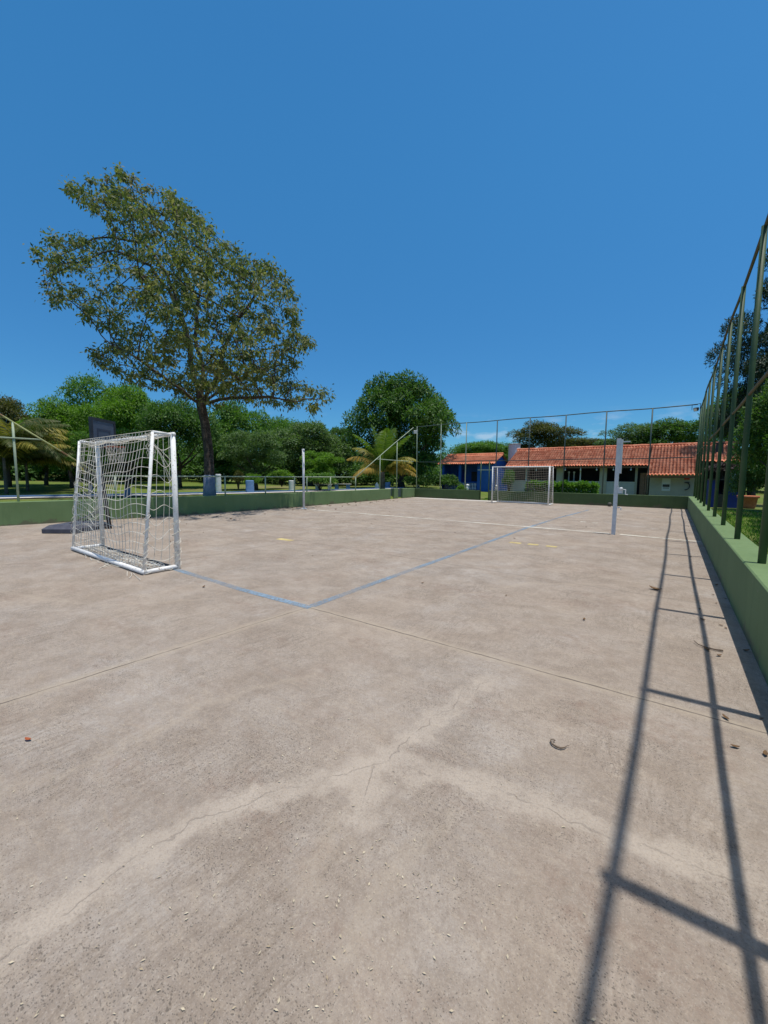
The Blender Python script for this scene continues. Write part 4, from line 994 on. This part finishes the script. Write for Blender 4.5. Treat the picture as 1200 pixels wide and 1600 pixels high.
# ------------------------------------------------------------------ shrubs and plants
def shrub(px, dist, wpx, hpx, mat, label, seed, name='shrub', z0=None, xy=None, size=None):
    if xy: x,y = xy
    else: x,y = at_dist(px,dist)
    gz = ground_z(x,y) if z0 is None else z0; depth = Vector((x,y,0)).dot(fw)
    rx = size[0] if size else wpx/2*depth/F_PX; h = size[1] if size else hpx*depth/F_PX
    root = empty(name,(x,y,gz),label,'shrub')
    crown_obj(SHRUB, root, h*0.48, rx, rx, h*0.55, seed*1.3, mat, 'foliage')
    mb = MB()
    rd = random.Random(seed)
    for k in range(5):
        a = k*1.26+rd.random(); mb.tube([(x,y,gz-0.1),(x+math.cos(a)*rx*0.2,y+math.sin(a)*rx*0.2,gz+h*0.3),(x+math.cos(a)*rx*0.5,y+math.sin(a)*rx*0.5,gz+h*0.65)],[0.04,0.03,0.012],6)
    mb.build('stems', M['bark'], root)
    return root
shrub(692, 37, 52, 28, HD, 'clipped dark round shrub left of the blue house', 3, z0=0.1)
shrub(722, 33, 16, 16, M['leaf_hedge'], 'small bright plant on the grass before the blue house', 4, z0=0.05)
shrub(796, 36.5, 20, 40, MD, 'tall narrow shrub at the left end of the white house', 5, z0=0.0)
shrub(395, 29, 26, 26, M['leaf_light'], 'low bright bush right of the big painted trunk', 6, z0=0.5)
shrub(372, 31, 18, 30, OL, 'low yellowish bush near the big trunk', 7, z0=0.5)
shrub(500, 31, 50, 28, MD, 'low green bush behind the left wall and white bench', 8, z0=0.4)
shrub(440, 36, 40, 26, M['leaf_light'], 'small light bush on the lawn left of the left net post', 9, z0=0.6)
shrub(1168, 27, 46, 70, GR, 'pale leaved bush beside the terracotta pot', 10, z0=0.0)
shrub(1130, 31.5, 56, 24, M['leaf_purple'], 'dark purple leaved bush hanging before the right end of the roof', 11, z0=1.6)
shrub(1140, 17, 14, 12, M['leaf_hedge'], 'spiky bright green plant on the lawn beyond the right wall', 12, z0=0.15)
shrub(650, 37, 40, 26, HD, 'dark bush under the dome shaped tree', 13, z0=0.1)
# clipped hedge against the far wall
def hedge():
    g = np.random.default_rng(9); x0,x1,y0,y1,z0,z1 = -7.35,-3.5,25.0,25.9,-0.05,1.12; n = 9000
    root = empty('hedge', ((x0+x1)/2,(y0+y1)/2,z0), 'bright green clipped hedge behind the far wall under the windows', 'hedge')
    P = g.random((n,3)); f = g.integers(0,3,n)
    P[:,2] = np.where(f==0, g.uniform(0.9,1.04,n), P[:,2]); P[:,1] = np.where(f==1, g.uniform(-0.05,0.12,n), P[:,1]); P[:,0] = np.where((f==2)&(g.random(n)<0.3), g.choice([0.0,1.0],n), P[:,0])
    C = np.array([x0,y0,z0])+P*np.array([x1-x0,y1-y0,z1-z0]); C[:,2] += 0.06*np.sin(C[:,0]*7)+0.05*np.sin(C[:,0]*17+1)
    D = unit(rand_dirs(g,n)+np.array([0,-0.4,0.3])); N = unit(rand_dirs(g,n)*0.6+np.array([0,-0.3,0.7])); L = g.uniform(0.10,0.2,n)
    V,Fq = leaf_quads(C-np.array(root.location),D,N,L,L*0.5); np_mesh('foliage',V,Fq,M['leaf_hedge'],root)
    mb = MB()
    for k in range(14): x = x0+0.2+(x1-x0-0.4)*k/13; mb.tube([(x,25.45,z0-0.1),(x+0.05,25.4,0.5),(x-0.05,25.5,0.95)],[0.03,0.025,0.012],5)
    mb.build('stems', M['bark'], root)
hedge()
# short grass blades where the lawn is seen close by
def blades():
    g = np.random.default_rng(12); Q = []
    Q.append(np.stack([g.uniform(1.05,3.2,9000), 6+15*g.random(9000)**1.2, np.zeros(9000)],1))
    Q.append(np.stack([g.uniform(-10.3,-9.2,1500), g.uniform(24.6,27,1500), np.zeros(1500)],1))
    P = np.concatenate(Q); P[:,2] = [ground_z(a,b) for a,b in P[:,:2]]; n = len(P)
    D = unit(rand_dirs(g,n)*0.6+np.array([0,0,1])); N = unit(rand_dirs(g,n)); L = g.uniform(0.04,0.11,n)
    V,Fq = leaf_quads(P,D,N,L,L*0.16+0.004); o = np_mesh('grass',V,Fq,M['leaf_hedge']); tag(o,'short grass blades beyond the right wall and in the far gap','grass',kind='stuff')
blades()

# ------------------------------------------------------------------ buildings
def tile_roof(name, x0, x1, ye, ze, yr, zr, mat, parent, pitch=0.205, amp=0.052, course=0.42):
    """barrel tiles: waves along X, stepped courses from eave (ye,ze) up to ridge (yr,zr)"""
    nx = int((x1-x0)/pitch*8)+1; L = math.hypot(yr-ye, zr-ze); nc = max(2,int(L/course)); dy,dz = (yr-ye)/L,(zr-ze)/L
    V = []; rows = []
    for c in range(nc):
        for e,lift in ((0,0.045),(1,0.0)):
            t = (c+e)*L/nc; r_ = []
            for i in range(nx):
                x = x0+(x1-x0)*i/(nx-1); ph = (x-x0)/pitch*2*math.pi
                wv = amp*(abs(math.sin(ph/2))**0.8*2-1); s = lift+wv+0.010*math.sin(x*1.7+c*2.1)+0.012*mnoise.noise(Vector((math.floor(ph/6.2832)*0.7, c*1.3, 0)))
                r_.append(len(V)); V.append((x+0.010*mnoise.noise(Vector((x*3,c*1.1,5))), ye+dy*t-dz*s*np.sign(yr-ye)*1.0, ze+dz*t+abs(dy)*s))
            rows.append(r_)
    Fq = [(a[i],a[i+1],b[i+1],b[i]) for a,b in zip(rows[:-1],rows[1:]) for i in range(nx-1)]
    if yr < ye: Fq = [f[::-1] for f in Fq]
    off = parent.matrix_basis.translation
    o = np_mesh(name, np.array(V)-np.array(off), Fq, mat, parent); return o

def white_house():
    G0 = -0.42; YE, ZE, YR, ZR_ = 35.0, 2.42, 38.5, 4.08
    root = empty('clubhouse', (-5,36,G0), 'long white clubhouse with red tiled roof and dark open windows', 'building')
    tile_roof('roof', -12.25, -1.55, YE, ZE, YR, ZR_, M['roof'], root)
    lo = tile_roof('lower_roof', -1.52, 1.48, 33.5, 1.71, YR, ZR_+0.01, M['roof'], root)
    tile_roof('right_roof', 1.5, 3.6, 35.5, 2.66, YR, ZR_-0.02, M['roof_clean'], root)
    tile_roof('back_roof', -12.25, 3.6, 42.0, 2.42, YR, ZR_, M['roof'], root)
    mb = MB(); mb.tube([(x,YR,ZR_+0.06+0.01*math.sin(x*5)) for x in [-12.3+0.42*i for i in range(39)]],0.11,8); mb.build('ridge_tiles', M['roof'], root)
    mb = MB(); mb.box(-12.2,-1.6,YE+0.06,YE+0.14,ZE-0.16,ZE-0.04); mb.box(-1.5,1.45,33.56,33.62,1.54,1.66)
    for i in range(27): x = -12.1+0.4*i; mb.bar((x,YE+0.02,ZE-0.03),(x,YR,ZR_-0.10),0.06,0.10)
    mb.build('eave_timber', M['wood'], root)
    for a,b in ((-12.0,-11.65),(-7.98,-7.45),(-4.75,-4.25),(-2.35,-2.2)):
        mb = MB(); mb.box(a,b,35.6,35.85,G0,2.5); mb.build('pillar', M['cream_wall'], root)
    mb = MB()
    for a,b in ((-11.65,-7.98),(-7.45,-4.75),(-4.25,-2.35)): mb.box(a,b,35.64,35.80,G0,1.17)
    w = mb.build('front_wall', M['white_wall'], root)
    mb = MB()
    for a,b in ((-11.65,-7.98),(-7.45,-4.75),(-4.25,-2.35)): mb.box(a+0.01,b-0.01,35.60,35.84,1.172,1.21)
    mb.build('sill', M['white_paint'], w)
    mb = MB(); mb.box(-12.0,-11.9,35.85,41.4,G0,2.6); mb.box(3.3,3.45,36.2,41.4,G0,2.6); mb.box(-12.0,3.45,41.4,41.5,G0,2.6)
    mb.add([(-11.95,35.7,2.6),(-11.95,41.4,2.6),(-11.95,38.5,3.95)],[(0,1,2)])
    mb.build('end_wall', M['white_wall'], root)
    mb = MB(); mb.box(-11.9,3.3,40.2,40.3,G0,2.7); mb.box(-12,3.4,35.9,41.3,G0-0.1,G0+0.02); mb.build('interior', M['interior'], root)
    mb = MB(); mb.box(-1.35,1.3,34.2,34.4,G0,1.95); mb.box(1.15,1.35,34.4,36,G0,1.95); mb.build('store_wall', M['cream_wall'], root)
    mb = MB(); mb.box(-10.55,-10.48,35.66,35.74,1.212,2.45); mb.box(-6.2,-6.12,35.68,35.74,1.212,2.45); mb.build('window_mullion', M['white_paint'], root)
    for x in (-7.15,-6.75):
        mb = MB(); mb.tube([(x,36.3,1.1),(x,36.3,1.9)],0.05,8); mb.sphere((x,36.3,1.95),0.09,8); mb.build('inside_lamp', M['white_paint'], root)
    mb = MB(); mb.box(-2.05,-1.75,36.0,36.05,G0,1.9); mb.box(-1.72,-1.62,35.95,36.05,G0,1.9); d = mb.build('door_curtain', M['curtain'], root)
    # notices on the store wall
    mb = MB(); mb.box(-0.62,-0.12,34.175,34.198,0.62,1.50); b = mb.build('notice_board', M['sign_white'], root)
    mb = MB()
    mb.box(-0.57,-0.17,34.165,34.174,0.90,1.08)
    mb.box(-0.54,-0.2,34.165,34.174,0.80,0.84); mb.build('printed_block', M['dark_steel'], b)
    mb = MB(); mb.box(0.62,0.92,34.175,34.198,1.42,1.62); mb.build('fire_sign', M['sign_red'], root)
    mb = MB(); mb.tube([(0.72+0.22*math.cos(a),34.16,0.98+0.25*math.sin(a)) for a in [1.9-0.33*i for i in range(12)]],0.035,6); mb.box(0.66,0.92,34.13,34.198,1.18,1.26); mb.build('hose_reel', M['dark_steel'], root)
    mb = MB(); mb.box(2.35,2.75,36.9,37.4,3.2,4.0); mb.box(2.3,2.8,36.85,37.45,4.0,4.07); mb.build('chimney', M['dark_steel'], root)
    mb = MB()
    for i in range(7): x = -9.5+1.15*i; mb.tube([(x,YE+0.05,ZE-0.1),(x,YE+0.05,ZE-0.24)],0.015,6); mb.sphere((x,YE+0.05,ZE-0.30),0.06,6)
    mb.build('eave_bulbs', M['lamp_glass'], root)
white_house()

def blue_house():
    G0 = 0.12; YE,ZE,YR,ZR_ = 34.0,2.66,36.3,3.62
    root = empty('blue_house', (-15,36,G0), 'small blue house with orange tiled roof and veranda beside the clubhouse', 'building')
    tile_roof('roof', -18.6, -12.85, YE, ZE, YR, ZR_, M['roof_clean'], root)
    tile_roof('back_roof', -18.6, -12.85, 38.6, ZE, YR, ZR_, M['roof_clean'], root)
    mb = MB(); mb.tube([(-18.6,YR,ZR_+0.05),(-12.85,YR,ZR_+0.05)],0.10,8); mb.build('ridge_tiles', M['roof_clean'], root)
    mb = MB(); mb.box(-14.6,-13.05,34.5,34.62,G0,2.62); mb.box(-18.2,-14.6,36.2,36.32,G0,2.9); mb.box(-13.17,-13.05,34.62,38.2,G0,2.7); mb.box(-18.3,-18.2,34.6,38.2,G0,2.7); mb.box(-18.2,-13.05,38.2,38.3,G0,2.7); mb.box(-14.6,-14.5,34.62,36.2,G0,2.7)
    mb.add([(-13.06,34.5,2.7),(-13.06,38.2,2.7),(-13.06,36.3,3.5)],[(0,1,2)])
    mb.build('wall', M['blue_wall'], root)
    mb = MB(); mb.box(-14.55,-13.15,34.46,34.49,2.10,2.18); mb.build('lintel_strip', M['white_paint'], root)
    for x in (-18.1,-16.35):
        mb = MB(); mb.box(x-0.11,x+0.11,34.45,34.67,G0,2.62); mb.build('veranda_post', M['blue_wall'], root)
    mb = MB()
    for k in range(22):
        x = -18.0+0.155*k
        if abs(x+16.35) < 0.16: continue
        mb.lathe((x,34.56,G0+0.18),[(0.03,0),(0.05,0.12),(0.03,0.3),(0.045,0.5),(0.03,0.62)],8)
    b = mb.build('balustrade', M['white_paint'], root)
    mb = MB(); mb.box(-18.0,-16.48,34.5,34.62,G0+0.80,G0+0.86); mb.box(-16.22,-14.62,34.5,34.62,G0+0.80,G0+0.86); mb.box(-18.2,-14.6,34.4,36.2,G0-0.1,G0+0.15); mb.build('veranda_floor', M['blue_wall'], root)
    mb = MB(); mb.box(-17.4,-16.7,36.14,36.19,G0+0.16,2.2); mb.build('door', M['navy_wall'], root)
    mb = MB(); mb.box(-15.9,-15.1,36.14,36.19,1.1,2.0); mb.build('window', M['interior'], root)
blue_house()
root = empty('water_tank', (-13.2,40.6,-0.1), 'white cylindrical water tank between the blue house and the clubhouse', 'water tank')
mb = MB(); mb.lathe((-13.25,40.6,-0.1),[(0.62,0),(0.62,0.1),(0.58,0.1),(0.58,4.86),(0.60,4.86),(0.60,4.92)],28); mb.build('tank_body', M['white_paint'], root, smooth=False)
mb = MB(); mb.lathe((-13.25,40.6,4.82),[(0.63,0),(0.63,0.05),(0.3,0.09),(0.01,0.11)],28); mb.build('lid', M['pale_slab'], root)
# dark blue shed behind the right fence
root = empty('blue_shed', (2.6,30.5,-0.3), 'dark blue shed seen between the right fence posts', 'building')
mb = MB(); mb.box(2.55,3.35,30.0,30.1,-0.35,1.42); mb.box(1.75,2.0,30.0,30.1,-0.35,1.42); mb.box(3.25,3.35,30.1,32.5,-0.35,1.42); mb.box(1.75,1.85,30.1,32.5,-0.35,1.42); mb.box(1.85,3.25,32.4,32.5,-0.35,1.42); mb.build('wall', M['navy_wall'], root)
mb = MB(); mb.box(1.7,3.42,29.9,32.6,1.425,1.50); mb.build('roof', M['dark_steel'], root)
mb = MB(); mb.box(2.0,2.55,30.06,30.09,-0.3,0.62); mb.build('door', M['dark_steel'], root)
root = empty('plant_pot', (2.85,24.6,0.05), 'terracotta pot on the shaded lawn beside the blue shed', 'pot')
mb = MB(); mb.lathe((2.85,24.6,0.0),[(0.22,0),(0.30,0.3),(0.34,0.62),(0.40,0.64),(0.40,0.74),(0.34,0.74)],20); mb.build('pot', M['terracotta_pot'], root, smooth=True)
mb = MB(); mb.lathe((2.85,24.6,0.66),[(0.335,0),(0.2,0.04),(0.01,0.05)],16); mb.build('soil', M['pod'], root)

# ------------------------------------------------------------------ blocks, benches and garden lamps on the lawn
def block(px, dist, w_, h_, mat, label, z0=0.3, cap=False, name='stone_block', cat='block'):
    x,y = at_dist(px,dist); z0 = ground_z(x,y) if z0 is None else z0; mb = MB(); a = w_/2; e = 0.03
    mb.lathe((x,y,z0-0.05),[(a*1.06,0),(a,0.12),(a*0.97,h_),(a*0.86,h_+0.05)] if not cap else [(a*1.05,0),(a,0.1),(a*0.95,h_*0.8),(a*0.55,h_*0.86),(a*0.5,h_),(a*0.2,h_+0.06)],14)
    return tag(mb.build(name, mat, loc=(x,y,z0), smooth=False), label, cat)
block(341, 29, 0.36, 1.25, M['white_paint'], 'white post just right of the big painted trunk')
root_bin = block(390, 28.0, 0.55, 0.85, M['blue_paint'], 'blue bin on the lawn above the shaded wall', name='bin', cat='bin')
block(455, 32.8, 0.42, 0.80, M['white_paint'], 'white round block on the lawn left of the left net post')
block(589, 38.5, 0.40, 0.55, M['white_paint'], 'small white capped post right under the palm', cap=True)
block(606, 39, 0.55, 0.60, M['blue_paint'], 'blue barrel on the lawn right of the palm', name='barrel', cat='barrel')
block(653, 38, 0.42, 0.55, M['white_paint'], 'small white capped post at the corner under the floodlight', cap=True, z0=0.2)
def bench(px, dist, legmat, label, rot):
    x,y = at_dist(px,dist); z0 = 0.3; root = empty('concrete_bench',(x,y,z0),label,'bench'); ax = Vector((math.cos(rot),math.sin(rot),0)); ay = Vector((-ax.y,ax.x,0)); P = Vector((x,y,z0))
    mb = MB(); mb.obox(P+UZ*0.49,ax,ay,UZ,0.75,0.22,0.035); mb.build('seat', M['pale_slab'], root)
    for s in (-1,1):
        mb = MB(); mb.obox(P+ax*0.5*s+UZ*0.215,ax,ay,UZ,0.14,0.18,0.24); mb.obox(P+ax*0.5*s+UZ*0.0,ax,ay,UZ,0.22,0.24,0.04); mb.build('leg', legmat, root)
bench(505, 32.5, M['white_paint'], 'concrete bench with white legs behind the left wall', CR+0.2)
bench(535, 34.5, M['blue_paint'], 'concrete bench with blue legs left of the palm', CR-0.1)
def garden_lamp(px, dist, label):
    x,y = at_dist(px,dist); z0 = ground_z(x,y); root = empty('garden_lamp',(x,y,z0),label,'garden lamp','white garden lamps before the blue house')
    mb = MB(); mb.tube([(x,y,z0-0.05),(x,y,z0+0.50)],0.11,12); mb.build('lamp_post', M['white_paint'], root, smooth=True)
    mb = MB(); mb.sphere((x,y,z0+0.52),0.15,10,0.8); mb.build('lamp_globe', M['white_paint'], root, smooth=True)
garden_lamp(731, 36.5, 'white garden lamp on the grass before the blue veranda')
garden_lamp(756.5, 37.5, 'white garden lamp before the plain blue front wall')
garden_lamp(776, 37.5, 'white garden lamp seen through the left post of the far goal')

# ------------------------------------------------------------------ small things on the court
mb = MB(); mb.sphere((-2.62,23.75,0.11),0.115,12); tag(mb.build('ball', M['ball_dark'], smooth=True, loc=(-2.62,23.75,0)), 'dark worn ball at the foot of the far wall', 'ball')
mb = MB(); mb.sphere((-2.34,23.6,0.08),0.08,10); tag(mb.build('ball', M['white_paint'], smooth=True, loc=(-2.34,23.6,0)), 'small white ball touching the dark one by the far wall', 'ball')
mb = MB(); pts = [(-0.458,2.27),(-0.452,2.285),(-0.462,2.29),(-0.472,2.28),(-0.472,2.262),(-0.457,2.242),(-0.435,2.233),(-0.412,2.235),(-0.395,2.252),(-0.388,2.275),(-0.378,2.285)]
mb.tube([(x,y,0.012) for x,y in pts],[0.0024,0.0026,0.0026,0.0028,0.0034,0.0044,0.0054,0.005,0.003,0.0017,0.001],8); tag(mb.build('seed_pod', M['pod'], smooth=True, loc=(-0.43,2.25,0)), 'curled dark seed pod lying on the concrete in the foreground', 'seed pod')
mb = MB(); mb.tube([(0.245,4.50,0.02),(0.27,4.44,0.015),(0.32,4.41,0.012),(0.38,4.40,0.012),(0.44,4.405,0.014)],[0.003,0.004,0.005,0.006,0.008],6); tag(mb.build('stick', M['pod'], loc=(0.33,4.42,0)), 'dark curved stick lying in the fence shadow', 'stick')
def dry_leaf(x, y, L, a, mat, label, group=None):
    rd = random.Random(int(x*997+y*131)); mb = MB(); n = 6; vs = []
    d = Vector((math.cos(a),math.sin(a),0)); s = Vector((-d.y,d.x,0))
    for i in range(n+1):
        t = i/n; wd = L*0.22*math.sin(math.pi*min(1,0.08+t*0.92)); z = 0.006+L*0.22*(2*t-1)**2
        c = Vector((x,y,z))+d*L*(t-0.5); vs += [c-s*wd+UZ*wd*0.6, c, c+s*wd+UZ*wd*0.6]
    fs = []
    for i in range(n): fs += [(3*i,3*i+3,3*i+4,3*i+1),(3*i+1,3*i+4,3*i+5,3*i+2)]
    mb.add(vs,fs); return tag(mb.build('dry_leaf', mat, loc=(x,y,0)), label, 'leaf', group)
dry_leaf(-2.84,0.51,0.045,0.4,M['red_leaf'],'small red curled leaf on the concrete at the left')
dry_leaf(-0.10,6.35,0.16,-0.3,M['dry_leaf'],'brown leaf left of the long fence shadow')
for i in range(34):
    y = 2.8+rng.random()**1.5*20; x = rng.uniform(0.28,0.62)
    dry_leaf(x,y,rng.uniform(0.03,0.07),rng.uniform(0,6.28),M['dry_leaf'],'brown dry leaf lying in the strip along the right wall','dry leaves along the right wall')
for i in range(40):
    y = rng.uniform(4.5,20); x = lwx(y)+0.15+abs(rng.gauss(0,1.0))
    dry_leaf(x,y,rng.uniform(0.08,0.18),rng.uniform(0,6.28),M['dry_leaf'],'brown dry leaf fallen on the court along the left wall','dry leaves along the left wall')
for i in range(26):
    x,y = rng.uniform(-12,-0.3), rng.uniform(2.5,20)
    dry_leaf(x,y,rng.uniform(0.03,0.08),rng.uniform(0,6.28),M['dry_leaf'],'brown dry leaf scattered on the open court floor','dry leaves on the court')
def petals():
    g = np.random.default_rng(31); n = 900
    cx = np.concatenate([g.normal(-0.72,0.32,420), g.uniform(-3.2,0.4,260), g.normal(-1.4,0.5,220)]); cy = np.concatenate([g.normal(0.72,0.36,420), g.uniform(0.1,3.0,260), g.normal(0.5,0.35,220)])
    k = n; C = np.stack([cx,cy,np.full(k,0.004)],1); a = g.uniform(0,6.28,k); D = np.stack([np.cos(a),np.sin(a),g.uniform(0.0,0.12,k)],1); D = unit(D)
    N = unit(np.stack([g.normal(0,0.3,k),g.normal(0,0.3,k),np.ones(k)],1)); L = 0.004+0.013*g.random(k)**1.8
    V,Fq = leaf_quads(C,D,N,L,L*g.uniform(0.25,0.5,k),0.12); o = np_mesh('petals',V,Fq,M['petal']); tag(o,'tiny dry cream petals and leaf bits scattered on the near concrete','petals',kind='stuff')
petals()
